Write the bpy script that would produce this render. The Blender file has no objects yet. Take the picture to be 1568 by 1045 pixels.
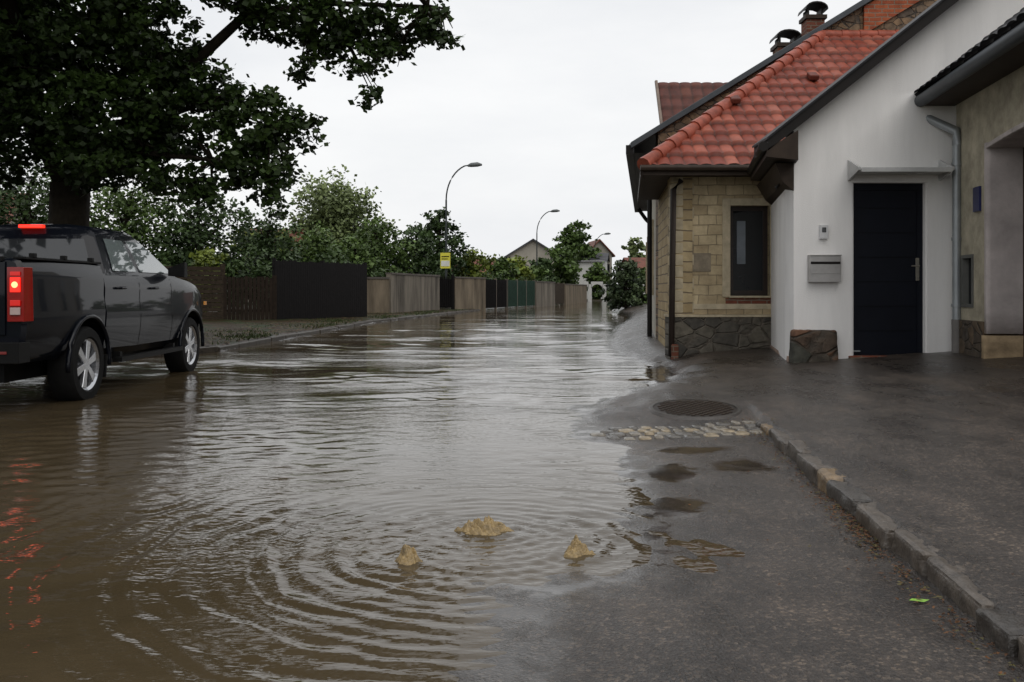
import bpy, math, random, bmesh
import numpy as np
from mathutils import Vector, Matrix
random.seed(7); RNG=np.random.default_rng(11)
S=bpy.context.scene
COL=S.collection
# ------------------------------------------------------------------ materials
def newmat(name):
    m=bpy.data.materials.new(name); m.use_nodes=True
    nt=m.node_tree; b=nt.nodes["Principled BSDF"]
    return m,nt,b
def L(nt,a,b): nt.links.new(a,b)
def c4(c,k=1): return (min(1,c[0]*k),min(1,c[1]*k),min(1,c[2]*k),1)
def noise(nt,vec,scale,detail=4,rough=.6):
    n=nt.nodes.new("ShaderNodeTexNoise"); n.inputs["Scale"].default_value=scale
    n.inputs["Detail"].default_value=detail; n.inputs["Roughness"].default_value=rough
    if vec is not None: L(nt,vec,n.inputs["Vector"])
    return n.outputs["Fac"]
def ramp(nt,fac,stops):
    r=nt.nodes.new("ShaderNodeValToRGB"); L(nt,fac,r.inputs[0])
    e=r.color_ramp.elements
    while len(e)<len(stops): e.new(.5)
    for i,(p,c) in enumerate(stops):
        e[i].position=p; e[i].color=c if len(c)==4 else (*c,1)
    return r.outputs[0]
def mixc(nt,fac,a,b,mode='MIX'):
    m=nt.nodes.new("ShaderNodeMix"); m.data_type='RGBA'; m.blend_type=mode
    for s,v in ((m.inputs[0],fac),(m.inputs[6],a),(m.inputs[7],b)):
        if isinstance(v,(int,float)): s.default_value=v
        elif isinstance(v,tuple): s.default_value=v if len(v)==4 else (*v,1)
        else: L(nt,v,s)
    return m.outputs[2]
def math_(nt,op,a,b=0.0,clamp=False):
    m=nt.nodes.new("ShaderNodeMath"); m.operation=op; m.use_clamp=clamp
    for s,v in ((m.inputs[0],a),(m.inputs[1],b)):
        if isinstance(v,(int,float)): s.default_value=v
        else: L(nt,v,s)
    return m.outputs[0]
def maprange(nt,v,a,b,c,d):
    m=nt.nodes.new("ShaderNodeMapRange"); L(nt,v,m.inputs[0])
    for i,x in enumerate((a,b,c,d)): m.inputs[i+1].default_value=x
    return m.outputs[0]
def bump(nt,b,h,strength=.3,dist=.02):
    n=nt.nodes.new("ShaderNodeBump"); n.inputs["Strength"].default_value=strength; n.inputs["Distance"].default_value=dist
    L(nt,h,n.inputs["Height"]); L(nt,n.outputs[0],b.inputs["Normal"]); return n
def objco(nt):
    return nt.nodes.new("ShaderNodeTexCoord").outputs["Object"]
def mat(name,col,rough=.6,var=.25,scale=3.,metal=0,bs=0,bscale=60,spec=None,streak=False,coat=0):
    m,nt,b=newmat(name); co=objco(nt)
    v=co
    if streak:
        mp=nt.nodes.new("ShaderNodeMapping"); mp.inputs["Scale"].default_value=(1,1,.15); L(nt,co,mp.inputs[0]); v=mp.outputs[0]
    f=noise(nt,v,scale,6,.65)
    L(nt,ramp(nt,f,[(.3,c4(col,1-var)),(.7,c4(col,1+var))]),b.inputs["Base Color"])
    b.inputs["Roughness"].default_value=rough; b.inputs["Metallic"].default_value=metal
    if spec is None: spec=.5 if rough<.42 else .2
    b.inputs["Specular IOR Level"].default_value=spec
    if coat: b.inputs["Coat Weight"].default_value=coat; b.inputs["Coat Roughness"].default_value=.03
    if bs: bump(nt,b,noise(nt,co,bscale,4),bs,.01)
    return m
def planar(nt,a,bx):
    co=objco(nt); s=nt.nodes.new("ShaderNodeSeparateXYZ"); L(nt,co,s.inputs[0])
    c=nt.nodes.new("ShaderNodeCombineXYZ"); L(nt,s.outputs[a],c.inputs[0]); L(nt,s.outputs[bx],c.inputs[1])
    return co,c.outputs[0]
def brickmat(name,c1,c2,mortar,w,h,ms=.01,axis='X',rough=.8,bs=.6,var=.3):
    m,nt,b=newmat(name); co,v=planar(nt,axis,'Z')
    wob=nt.nodes.new("ShaderNodeTexNoise"); wob.inputs["Scale"].default_value=3; L(nt,co,wob.inputs["Vector"])
    vv=nt.nodes.new("ShaderNodeVectorMath"); vv.operation='MULTIPLY_ADD'; L(nt,wob.outputs["Color"],vv.inputs[0]); vv.inputs[1].default_value=(.07,.04,0); L(nt,v,vv.inputs[2])
    t=nt.nodes.new("ShaderNodeTexBrick"); L(nt,vv.outputs[0],t.inputs["Vector"])
    t.inputs["Color1"].default_value=c4(c1); t.inputs["Color2"].default_value=c4(c2); t.inputs["Mortar"].default_value=c4(mortar)
    t.inputs["Scale"].default_value=1; t.inputs["Mortar Size"].default_value=ms; t.inputs["Mortar Smooth"].default_value=.3
    t.inputs["Brick Width"].default_value=w; t.inputs["Row Height"].default_value=h
    n=noise(nt,co,5,7,.7)
    L(nt,mixc(nt,1.0,t.outputs["Color"],ramp(nt,n,[(.3,(1-var*1.3,1-var*1.35,1-var*1.4)),(.7,(1+var*.3,1+var*.3,1+var*.3))]),'MULTIPLY'),b.inputs["Base Color"])
    b.inputs["Roughness"].default_value=rough; b.inputs["Specular IOR Level"].default_value=.2
    h2=math_(nt,'ADD',math_(nt,'MULTIPLY',t.outputs["Fac"],-1.0),math_(nt,'MULTIPLY',noise(nt,co,40,5),.6))
    bump(nt,b,h2,bs,.012); return m
def rubblemat(name,c1,c2,mortar,scale=5,axis='X'):
    m,nt,b=newmat(name); co,v=planar(nt,axis,'Z')
    mp=nt.nodes.new("ShaderNodeMapping"); mp.inputs["Scale"].default_value=(1,1.5,1); L(nt,v,mp.inputs[0]); v=mp.outputs[0]
    vo=nt.nodes.new("ShaderNodeTexVoronoi"); vo.feature='DISTANCE_TO_EDGE'; vo.inputs["Scale"].default_value=scale; L(nt,v,vo.inputs["Vector"])
    vc=nt.nodes.new("ShaderNodeTexVoronoi"); vc.inputs["Scale"].default_value=scale; L(nt,v,vc.inputs["Vector"])
    sc=nt.nodes.new("ShaderNodeSeparateColor"); L(nt,vc.outputs["Color"],sc.inputs[0])
    col=mixc(nt,sc.outputs[0],c4(c1),c4(c2))
    n=noise(nt,co,9,6)
    e=maprange(nt,math_(nt,'ADD',vo.outputs["Distance"],math_(nt,'MULTIPLY',math_(nt,'SUBTRACT',n,.5),.12)),.01,.07,0,1)
    col=mixc(nt,e,c4(mortar),col)
    col=mixc(nt,1.0,col,ramp(nt,n,[(.3,(.45,.45,.45)),(.7,(1.15,1.15,1.15))]),'MULTIPLY')
    L(nt,col,b.inputs["Base Color"]); b.inputs["Roughness"].default_value=.7; b.inputs["Specular IOR Level"].default_value=.25
    bump(nt,b,math_(nt,'ADD',e,math_(nt,'MULTIPLY',n,.8)),.8,.03); return m
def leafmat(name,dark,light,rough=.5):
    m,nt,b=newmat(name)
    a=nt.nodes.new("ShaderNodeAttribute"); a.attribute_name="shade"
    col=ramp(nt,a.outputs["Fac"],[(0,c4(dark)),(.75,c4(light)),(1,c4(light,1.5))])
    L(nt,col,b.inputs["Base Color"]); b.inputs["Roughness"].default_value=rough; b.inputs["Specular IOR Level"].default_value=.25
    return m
def emis(name,col,st,base=None):
    m,nt,b=newmat(name); b.inputs["Base Color"].default_value=c4(base or col); b.inputs["Emission Color"].default_value=c4(col); b.inputs["Emission Strength"].default_value=st
    b.inputs["Roughness"].default_value=.15
    return m
# ------------------------------------------------------------------ mesh builder
def empty(name,loc=(0,0,0)):
    e=bpy.data.objects.new(name,None); e.location=loc; e.empty_display_size=.3; COL.objects.link(e); return e
class MB:
    def __init__(s): s.v=[];s.f=[];s.m=[]
    def face(s,pts,mi=0):
        n=len(s.v); s.v+= [tuple(p) for p in pts]; s.f.append(tuple(range(n,n+len(pts)))); s.m.append(mi)
    def hexa(s,p,mi=0):
        n=len(s.v); s.v+=[tuple(q) for q in p]
        for q in ((0,3,2,1),(4,5,6,7),(0,1,5,4),(1,2,6,5),(2,3,7,6),(3,0,4,7)):
            s.f.append(tuple(n+i for i in q)); s.m.append(mi)
    def box(s,x0,x1,y0,y1,z0,z1,mi=0):
        s.hexa([(x0,y0,z0),(x1,y0,z0),(x1,y1,z0),(x0,y1,z0),(x0,y0,z1),(x1,y0,z1),(x1,y1,z1),(x0,y1,z1)],mi)
    def seg(s,p0,p1,w,z0,z1,mi=0,off=0,z0b=None,z1b=None):
        d=Vector((p1[0]-p0[0],p1[1]-p0[1])); d.normalize(); n=Vector((-d.y,d.x))
        a=off-w/2;b=off+w/2
        if z0b is None:z0b=z0
        if z1b is None:z1b=z1
        P=lambda p,o,z:(p[0]+n.x*o,p[1]+n.y*o,z)
        s.hexa([P(p0,b,z0),P(p0,a,z0),P(p1,a,z0b),P(p1,b,z0b),P(p0,b,z1),P(p0,a,z1),P(p1,a,z1b),P(p1,b,z1b)],mi)
    def obox(s,c,size,rot,mi=0):
        R=rot; hx,hy,hz=[q/2 for q in size]; c=Vector(c)
        s.hexa([c+R@Vector(q) for q in ((-hx,-hy,-hz),(hx,-hy,-hz),(hx,hy,-hz),(-hx,hy,-hz),(-hx,-hy,hz),(hx,-hy,hz),(hx,hy,hz),(-hx,hy,hz))],mi)
    def tube(s,pts,rad,seg=8,mi=0,cap=True):
        pts=[Vector(p) for p in pts]; 
        if isinstance(rad,(int,float)): rad=[rad]*len(pts)
        n0=len(s.v)
        for i,p in enumerate(pts):
            t=(pts[min(i+1,len(pts)-1)]-pts[max(i-1,0)]).normalized()
            a=Vector((0,0,1)) if abs(t.z)<.9 else Vector((1,0,0))
            u=t.cross(a).normalized(); w=t.cross(u)
            for k in range(seg):
                an=2*math.pi*k/seg; s.v.append(tuple(p+rad[i]*(math.cos(an)*u+math.sin(an)*w)))
        for i in range(len(pts)-1):
            for k in range(seg):
                a=n0+i*seg+k;b=n0+i*seg+(k+1)%seg
                s.f.append((a,b,b+seg,a+seg)); s.m.append(mi)
        if cap:
            s.f.append(tuple(n0+k for k in range(seg))[::-1]); s.m.append(mi)
            s.f.append(tuple(n0+(len(pts)-1)*seg+k for k in range(seg))); s.m.append(mi)
    def build(s,name,mats,parent=None,bevel=0,smooth=False,split=None,rough=0):
        me=bpy.data.meshes.new(name); me.from_pydata(s.v,[],s.f)
        for m in (mats if isinstance(mats,(list,tuple)) else [mats]): me.materials.append(m)
        me.polygons.foreach_set("material_index",s.m)
        if smooth: me.polygons.foreach_set("use_smooth",[True]*len(s.f))
        me.update()
        o=bpy.data.objects.new(name,me); COL.objects.link(o)
        if parent: o.parent=parent; o.matrix_parent_inverse=Matrix.Translation(-Vector(parent.location))
        if bevel:
            b=o.modifiers.new("b",'BEVEL'); b.width=bevel; b.segments=2; b.limit_method='ANGLE'
        if rough:
            q=o.modifiers.new("s",'SUBSURF'); q.subdivision_type='SIMPLE'; q.levels=3; q.render_levels=3
            q=o.modifiers.new("d",'DISPLACE'); q.texture=TX; q.strength=rough; q.texture_coords='GLOBAL'; q.mid_level=.5
            for p in me.polygons: p.use_smooth=True
        if split:
            e=o.modifiers.new("e",'EDGE_SPLIT'); e.split_angle=math.radians(split)
        return o
TX=bpy.data.textures.new("rough",'CLOUDS'); TX.noise_scale=.07; TX.noise_depth=3
def np_mesh(name,V,F,mats,parent=None,smooth=False,attr=None):
    me=bpy.data.meshes.new(name); nv=len(V); nf=len(F); k=F.shape[1]
    me.vertices.add(nv); me.vertices.foreach_set("co",V.astype(np.float32).ravel())
    me.loops.add(nf*k); me.loops.foreach_set("vertex_index",F.astype(np.int32).ravel())
    me.polygons.add(nf); me.polygons.foreach_set("loop_start",(np.arange(nf)*k).astype(np.int32)); 
    me.polygons.foreach_set("loop_total",np.full(nf,k,np.int32))
    if smooth: me.polygons.foreach_set("use_smooth",np.ones(nf,bool))
    me.update(calc_edges=True)
    if attr:
        for an,arr in attr.items():
            a=me.attributes.new(an,'FLOAT','POINT'); a.data.foreach_set("value",arr.astype(np.float32))
    for m in (mats if isinstance(mats,(list,tuple)) else [mats]): me.materials.append(m)
    o=bpy.data.objects.new(name,me); COL.objects.link(o)
    if parent: o.parent=parent; o.matrix_parent_inverse=Matrix.Translation(-Vector(parent.location))
    return o
def grid_faces(nx,ny):
    i=np.arange(nx-1)[None,:]+np.arange(ny-1)[:,None]*nx
    i=i.ravel(); return np.stack([i,i+1,i+1+nx,i+nx],1)
# ------------------------------------------------------------------ terrain functions
WR=[(-.3,-4),(-.2,1.5),(-.08,2.57),(-.06,3.0),(.0,3.3),(.25,3.45),(.5,3.7),(.62,4.0),(.64,4.46),(.67,5.05),(.75,5.8),(.62,6.5),(.5,7.2),(.5,7.9),(.75,8.8),(1.25,9.9),(1.85,11.3),(2.15,12.5),(2.0,13.6),(1.8,16),(2.2,20.5),(3.1,27),(4.2,33),(4.9,38),(5.0,46),(9.4,61),(22,95)]
WL=[(8.5,95),(-1.6,51),(-4.7,31),(-5.3,16.5),(-6.4,14),(-7.5,10),(-9,2),(-12,-4)]
POLY=np.array(WR+WL,float)
def smooth(a,b,x):
    t=np.clip((x-a)/(b-a),0,1); return t*t*(3-2*t)
def sdist(x,y):
    x=np.asarray(x,float); y=np.asarray(y,float)
    d=np.full(x.shape,1e9); ins=np.zeros(x.shape,bool); n=len(POLY)
    for i in range(n):
        ax,ay=POLY[i]; bx,by=POLY[(i+1)%n]; ex,ey=bx-ax,by-ay
        t=np.clip(((x-ax)*ex+(y-ay)*ey)/(ex*ex+ey*ey),0,1)
        d=np.minimum(d,np.hypot(x-ax-t*ex,y-ay-t*ey))
        c=((ay>y)!=(by>y))&(x<(bx-ax)*(y-ay)/((by-ay) if by!=ay else 1e-9)+ax); ins^=c
    return np.where(ins,-d,d)
_w=[(RNG.uniform(.4,3),RNG.uniform(0,6.28),RNG.uniform(0,6.28)) for _ in range(14)]
def lownoise(x,y,s=1.):
    r=0
    for lam,th,ph in _w: r=r+np.sin((x*math.cos(th)+y*math.sin(th))*6.28/(lam*s)+ph)
    return r/math.sqrt(7.)
def xkerb(y): return 1.21+.106*y
def center(y): return np.interp(y,[0,30,51,95],[-3,-1,2,13])
def H(x,y):
    x=np.asarray(x,float); y=np.asarray(y,float)
    sd=sdist(x,y)+.07*lownoise(x,y,.5)*(y<14)
    o=np.maximum(sd,0)
    A=.030*o+.005*lownoise(x,y,.6)*smooth(0,.25,o)*(1-smooth(.8,1.6,o)*.6)
    B=.12*smooth(0,.7,o)+.068*np.maximum(0,x-1.95)*smooth(0,3,o+1.5)
    t=np.where(x>xkerb(y),1.0,smooth(6.9,8.2,y))
    B=np.where((x>xkerb(y))&(y<7.5),.115+.066*np.maximum(0,x-xkerb(y)),B)
    hr=A*(1-t)+B*t
    hl=.10*smooth(0,.12,o)+.02*np.minimum(o,6)+.01*lownoise(x,y,1)
    h=np.where(x<center(y),hl,hr)
    return np.where(sd<0,-np.minimum(.08,.04*-sd),h)
def Hs(x,y): return float(H(np.array([x]),np.array([y]))[0])
m_grass=mat("grass_soil",(.035,.045,.018),.9,.4,.3)
g=MB(); g.face([(-900,-300,-.35),(900,-300,-.35),(900,1500,-.35),(-900,1500,-.35)]); g.build("ground",m_grass)
# asphalt
m,nt,b=newmat("wet_asphalt"); m_asph=m
geo=nt.nodes.new("ShaderNodeNewGeometry"); co=geo.outputs["Position"]
mpd=nt.nodes.new("ShaderNodeMapping"); mpd.inputs["Scale"].default_value=(1.4,.55,1); mpd.inputs["Rotation"].default_value=(0,0,.25); L(nt,co,mpd.inputs[0])
big=noise(nt,co,.9,5,.6); mid=noise(nt,co,6,6,.7); fine=noise(nt,co,150,3,.7); drift=noise(nt,mpd.outputs[0],1.6,7,.68)
vor=nt.nodes.new("ShaderNodeTexVoronoi"); vor.inputs["Scale"].default_value=95; L(nt,co,vor.inputs["Vector"])
base=ramp(nt,big,[(.3,(.030,.026,.024)),(.7,(.064,.055,.049))])
sp_=nt.nodes.new("ShaderNodeSeparateColor"); L(nt,vor.outputs["Color"],sp_.inputs[0])
base=mixc(nt,1.0,base,ramp(nt,sp_.outputs[0],[(.1,(.6,.6,.6)),(.8,(1.1,1.09,1.08)),(.97,(2.4,2.3,2.1))]),'MULTIPLY')
base=mixc(nt,1.0,base,ramp(nt,mid,[(.3,(.68,.66,.64)),(.7,(1.25,1.22,1.18))]),'MULTIPLY')
base=mixc(nt,1.0,base,ramp(nt,drift,[(.36,(.55,.51,.48)),(.5,(.95,.93,.90)),(.66,(1.45,1.36,1.25))]),'MULTIPLY')  # mud film / worn patches
za=nt.nodes.new("ShaderNodeAttribute"); za.attribute_name="zone"
leafy=mixc(nt,noise(nt,co,5,6,.75),(.008,.006,.004),(.05,.032,.014))
leafy=mixc(nt,ramp(nt,noise(nt,co,1.1,4,.6),[(.48,(0,0,0)),(.62,(1,1,1))]),leafy,(.018,.03,.008))
pa=nt.nodes.new("ShaderNodeAttribute"); pa.attribute_name="puddle"
pn=math_(nt,'ADD',pa.outputs["Fac"],math_(nt,'MULTIPLY',math_(nt,'SUBTRACT',noise(nt,co,5,5,.65),.5),.9))
pm=maprange(nt,pn,.36,.66,0,1)
base=mixc(nt,math_(nt,'MULTIPLY',pm,.6),base,(.022,.017,.012))
L(nt,mixc(nt,za.outputs["Fac"],base,leafy),b.inputs["Base Color"])
rr=ramp(nt,drift,[(.35,(.18,.18,.18)),(.5,(.34,.34,.34)),(.66,(.5,.5,.5))])
rr=mixc(nt,math_(nt,'MULTIPLY',mid,.4),rr,(.26,.26,.26))
rr=mixc(nt,pm,rr,(.09,.09,.09)); rr=mixc(nt,za.outputs["Fac"],rr,(.6,.6,.6))
L(nt,rr,b.inputs["Roughness"]); L(nt,maprange(nt,za.outputs["Fac"],0,1,.42,.12),b.inputs["Specular IOR Level"])
hh=math_(nt,'ADD',math_(nt,'MULTIPLY',vor.outputs["Distance"],.9),math_(nt,'ADD',fine,math_(nt,'MULTIPLY',mid,1.5)))
bn=bump(nt,b,hh,.6,.007)
L(nt,maprange(nt,pm,0,1,.6,.06),bn.inputs["Strength"])
def axis(parts):
    a=[]
    for x0,x1,st in parts: a+=list(np.arange(x0,x1-1e-6,st))
    a.append(parts[-1][1]); return np.array(a)
xs=axis([(-30,-9,1),(-9,-.6,.2),(-.6,2.7,.03),(2.7,6,.15),(6,30,2)])
ys=[-4.]
while ys[-1]<98: ys.append(ys[-1]+max(.04,.013*abs(ys[-1])))
ys=np.array(ys); X,Y=np.meshgrid(xs,ys); Z=H(X,Y)
V=np.stack([X.ravel(),Y.ravel(),Z.ravel()],1)
sd=sdist(X,Y)
zone=smooth(0,.2,(center(Y)-X))*smooth(.02,.15,sd)
pud=np.zeros_like(X)
for px,py,rx,ry in ((.80,4.65,.26,.33),(1.42,5.65,.26,.35),(.95,5.5,.25,.4),(1.2,6.2,.4,.18)):
    pud=np.maximum(pud,np.exp(-((X-px)/rx)**2-((Y-py)/ry)**2)*.85)
pud=np.maximum(pud,.62*np.exp(-(np.maximum(sd,0)/.35)**2))
np_mesh("road",V,grid_faces(len(xs),len(ys)),m_asph,smooth=True,attr={"zone":zone.ravel(),"puddle":pud.ravel()})
# ------------------------------------------------------------------ water
m,nt,b=newmat("flood_water"); m_wat=m
co=nt.nodes.new("ShaderNodeNewGeometry").outputs["Position"]
L(nt,ramp(nt,noise(nt,co,.5,4,.6),[(.3,(.046,.034,.018)),(.7,(.082,.061,.035))]),b.inputs["Base Color"])
b.inputs["IOR"].default_value=1.34; b.inputs["Roughness"].default_value=.045
mp=nt.nodes.new("ShaderNodeMapping"); mp.inputs["Scale"].default_value=(1,2.0,1); L(nt,co,mp.inputs[0])
mp2=nt.nodes.new("ShaderNodeMapping"); mp2.inputs["Scale"].default_value=(.35,1.3,1); L(nt,co,mp2.inputs[0])
patch=ramp(nt,noise(nt,mp2.outputs[0],.35,3,.6),[(.38,(.2,.2,.2)),(.62,(1,1,1))])
hh=math_(nt,'ADD',math_(nt,'MULTIPLY',noise(nt,mp.outputs[0],14,2,.5),.9),math_(nt,'MULTIPLY',noise(nt,mp.outputs[0],3.0,3,.55),1.6))
bn=bump(nt,b,hh,.2,.012); L(nt,math_(nt,'MULTIPLY',patch,.36),bn.inputs["Strength"])
xs=axis([(-30,-9,1),(-9,-4.5,.04),(-4.5,1.1,.018),(1.1,4,.08),(4,26,.6)])
ys=[-4.,-2,0,1.]
while ys[-1]<96: ys.append(ys[-1]+max(.014,.0050*ys[-1]))
ys=np.array(ys); X,Y=np.meshgrid(xs,ys)
sd=-sdist(X,Y); calm=smooth(-.1,.3,sd)
eta=np.zeros_like(X)
cell=np.maximum(.014,.0050*Y)
for i in range(60):
    lam=float(RNG.uniform(.055,.30)); th=math.radians(RNG.normal(97,26)); ph=RNG.uniform(0,6.28)
    wgt=np.clip(1.6-4.5*cell/lam,0,1)
    eta+=wgt*.0017*lam*np.sin((X*math.cos(th)+Y*math.sin(th))*6.28/lam+ph+.8*lownoise(X,Y,1.5))
pat=np.clip(.8+.55*lownoise(X,Y,1.7),.12,1.9)
SP=[(-.13,4.16,1.),(-.42,3.69,.75),(.27,3.8,.8)]
rc=np.hypot(X+.12,Y-3.92)
eta*=pat*(.5+.5*smooth(1.2,3.2,rc))
wob=.9*lownoise(X,Y,.9)+.35*lownoise(X+3,Y-2,.3)
for cx,cy,a in SP:
    r=np.hypot(X-cx,Y-cy)+1e-6
    eta+=a*.0032*np.exp(-r/.5)*np.sin(r*6.28/.08+wob*.8)
    eta+=a*.012*np.exp(-(r/.09)**2)
cx,cy=-.12,3.92
r=rc; th=np.arctan2(Y-cy,X-cx)
for lam,amp,R,ph in ((.10,.0034,1.6,0),(.155,.0040,1.9,1.3),(.078,.0018,1.3,2.)):
    w=np.clip(1.6-4.5*cell/lam,0,1)
    eta+=w*amp*np.exp(-(r/R)**1.4)*smooth(.15,.5,r)*np.sin(r*6.28/lam+1.6*wob+ph)*(.65+.55*np.sin(2*th+ph+.8*wob))
for lam,amp,a_ in ((.55,.0035,88),(.8,.004,99),(.38,.0022,106),(1.3,.005,94)):
    t_=math.radians(a_); w=np.clip(1.6-4.5*cell/lam,0,1)
    eta+=w*amp*smooth(6,12,Y)*pat*np.sin((X*math.cos(t_)+Y*math.sin(t_))*6.28/lam+2.2*lownoise(X,Y,2.6))
eta*=(.35+.65*calm)
far=smooth(30,60,Y); eta*=(1-far)
V=np.stack([X.ravel(),Y.ravel(),eta.ravel()],1)
np_mesh("flood_water",V,grid_faces(len(xs),len(ys)),m_wat,smooth=True)
m_mud=mat("muddy_froth",(.25,.175,.075),.10,.5,30,bs=.9,bscale=60)
for k,(cx,cy,a) in enumerate(SP):
    nu,nv=110,50; u=np.linspace(0,2*math.pi,nu); w=np.linspace(0,1,nv); U,W=np.meshgrid(u,w)
    s=[(.135,.075),(.070,.075),(.078,.075)][k]
    x=cx+W*s[0]*np.cos(U)*(1+.2*np.sin(3*U+k)+.1*np.sin(7*U+2*k)); y=cy+W*s[0]*.7*np.sin(U)*(1+.15*np.sin(4*U+k))
    lump=.5+.34*np.sin(x*52+k*2+1.2+1.5*np.sin(y*60))*np.cos(y*44+k)+.22*np.sin(x*120+3*np.sin(y*90+k))*np.sin(y*105)+.09*np.sin(x*260+y*210)
    z=s[1]*(1-W**1.5)*np.clip(lump,.05,1.3)+.008-.03*W**4
    np_mesh("water_surge",np.stack([x.ravel(),y.ravel(),z.ravel()],1),grid_faces(nu,nv),m_mud,smooth=True)
# ------------------------------------------------------------------ kerb, cobbles, manhole, debris
m_kerb=[mat("kerb_granite",(.085,.070,.056),.36,.5,14,bs=.7,bscale=50),mat("kerb_granite_warm",(.18,.125,.07),.36,.5,14,bs=.7,bscale=50),mat("kerb_granite_dark",(.05,.043,.036),.33,.5,14,bs=.7,bscale=50)]
kb=MB(); y=.3
while y<7.05:
    l=random.uniform(.24,.55); y1=min(y+l,7.12)
    x0,x1=xkerb(y),xkerb(y1); ztop=.120+.010*random.uniform(-1,1)
    if y>5.8: ztop-=.03*(y-5.8)
    kb.seg((x0,y+.008),(x1,y1-.008),.118+random.uniform(-.022,.012),-.1,ztop+random.uniform(-.009,.009),random.choice((0,0,1,2,2)),random.uniform(-.018,.018),z1b=ztop+random.uniform(-.009,.009))
    y=y1
kb.build("kerb",m_kerb,bevel=.018,rough=.038)
m_cob=[mat("cobble_a",(.16,.14,.11),.25,.45,20,bs=.5,bscale=60),mat("cobble_b",(.075,.068,.058),.25,.4,20,bs=.5,bscale=60),mat("cobble_c",(.24,.19,.12),.3,.4,20,bs=.5,bscale=60)]
cb=MB()
for r_ in range(4):
    x=.50+.12*abs(r_-1)+random.uniform(0,.1)
    while x<1.88:
        w=random.uniform(.085,.15); t=(x-.5)/1.4
        yc=6.80+r_*.135-.14*math.sin(t*3.1)+.10*t
        z=Hs(x+w/2,yc)
        R=Matrix.Rotation(random.uniform(-.14,.14),3,'Z')@Matrix.Rotation(random.uniform(-.06,.06),3,'X')
        cb.obox((x+w/2,yc+random.uniform(-.012,.012),max(z,-.01)-.033),(w-.016,.115,.09+random.uniform(-.006,.010)),R,random.choice((0,0,1,1,2)))
        x+=w
cb.build("cobblestone_gutter",m_cob,bevel=.02,rough=.014)
mh=empty("manhole_cover",(1.55,7.75,0))
cx,cy,r=1.55,7.75,.345
sl1=(Hs(cx+.3,cy)-Hs(cx-.3,cy))/.6; sl2=(Hs(cx,cy+.3)-Hs(cx,cy-.3))/.6; z0=Hs(cx,cy)+.006
def zc(x,y): return z0+sl1*x+sl2*y
w=MB(); n=48
ring=[(r*math.cos(6.2832*k/n),r*math.sin(6.2832*k/n)) for k in range(n)]
w.face([(cx+a,cy+b_,zc(a,b_)) for a,b_ in ring],0)
for k in range(n):
    a,b_=ring[k];c,d=ring[(k+1)%n]; q=1.10;q0=1.02
    w.face([(cx+a*q0,cy+b_*q0,zc(a,b_)+.002),(cx+a*q,cy+b_*q,zc(a,b_)+.001),(cx+c*q,cy+d*q,zc(c,d)+.001),(cx+c*q0,cy+d*q0,zc(c,d)+.002)],2)
    w.face([(cx+a*q,cy+b_*q,zc(a,b_)+.001),(cx+a*1.2,cy+b_*1.2,zc(a,b_)-.03),(cx+c*1.2,cy+d*1.2,zc(c,d)-.03),(cx+c*q,cy+d*q,zc(c,d)+.001)],3)
for i in range(-9,10):
    for j in range(-9,10):
        x=i*r/9.5;y=j*r/9.5
        if x*x+y*y<(r*.92)**2 and (i+j)%2==0: z=zc(x,y)+.0005; w.box(cx+x-.016,cx+x+.016,cy+y-.016,cy+y+.016,z,z+.006,1)
w.build("cover",[mat("cast_iron",(.018,.013,.010),.4,.4,30,spec=.3),mat("cast_iron_stud",(.035,.024,.017),.35,.4,30,spec=.4),mat("iron_rim",(.04,.036,.03),.4,.4,20),mat("asphalt_collar",(.05,.043,.038),.4,.4,20,bs=.6)],mh)
lf=MB()
def litter(x,y,s,mi):
    a=random.uniform(0,6.28); z=max(Hs(x,y),0)+.006
    c,si=math.cos(a),math.sin(a)
    pts=[(s,0),(.3*s,.38*s),(-.6*s,.3*s),(-s,0),(-.6*s,-.3*s),(.3*s,-.38*s)]
    lf.face([(x+c*p-si*q,y+si*p+c*q,z+random.uniform(0,.006)) for p,q in pts],mi)
for i in range(1100):
    y=random.uniform(1.5,6.9)
    if i<450: y=random.gauss(4.1,.4)
    x=xkerb(y)-.07-abs(random.gauss(0,.055)); litter(x,y,random.uniform(.004,.013),random.choice((0,1,0,2)))
for i in range(380): litter(random.uniform(.7,4.5),random.uniform(2.5,10),random.uniform(.003,.010),random.choice((0,1,2)))
for i in range(90): litter(xkerb(5)+random.uniform(-.1,.25),random.uniform(6.6,7.4),random.uniform(.005,.014),random.choice((0,1,2)))
for i in range(4200):
    yy=random.uniform(15,45); xx=np.interp(yy,[14,16.5,31,51],[-6.4,-5.3,-4.7,-1.6])-abs(random.gauss(.3,1.4))
    litter(xx,yy,random.uniform(.02,.07),random.choice((0,1,2,2)))
litter(1.39,3.12,.035,3)
lf.build("fallen_leaves",[mat("leaf_brown",(.08,.038,.018),.6),mat("leaf_rust",(.13,.06,.024),.6),mat("leaf_olive",(.10,.085,.03),.6),mat("leaf_green",(.20,.38,.05),.45)])
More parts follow.
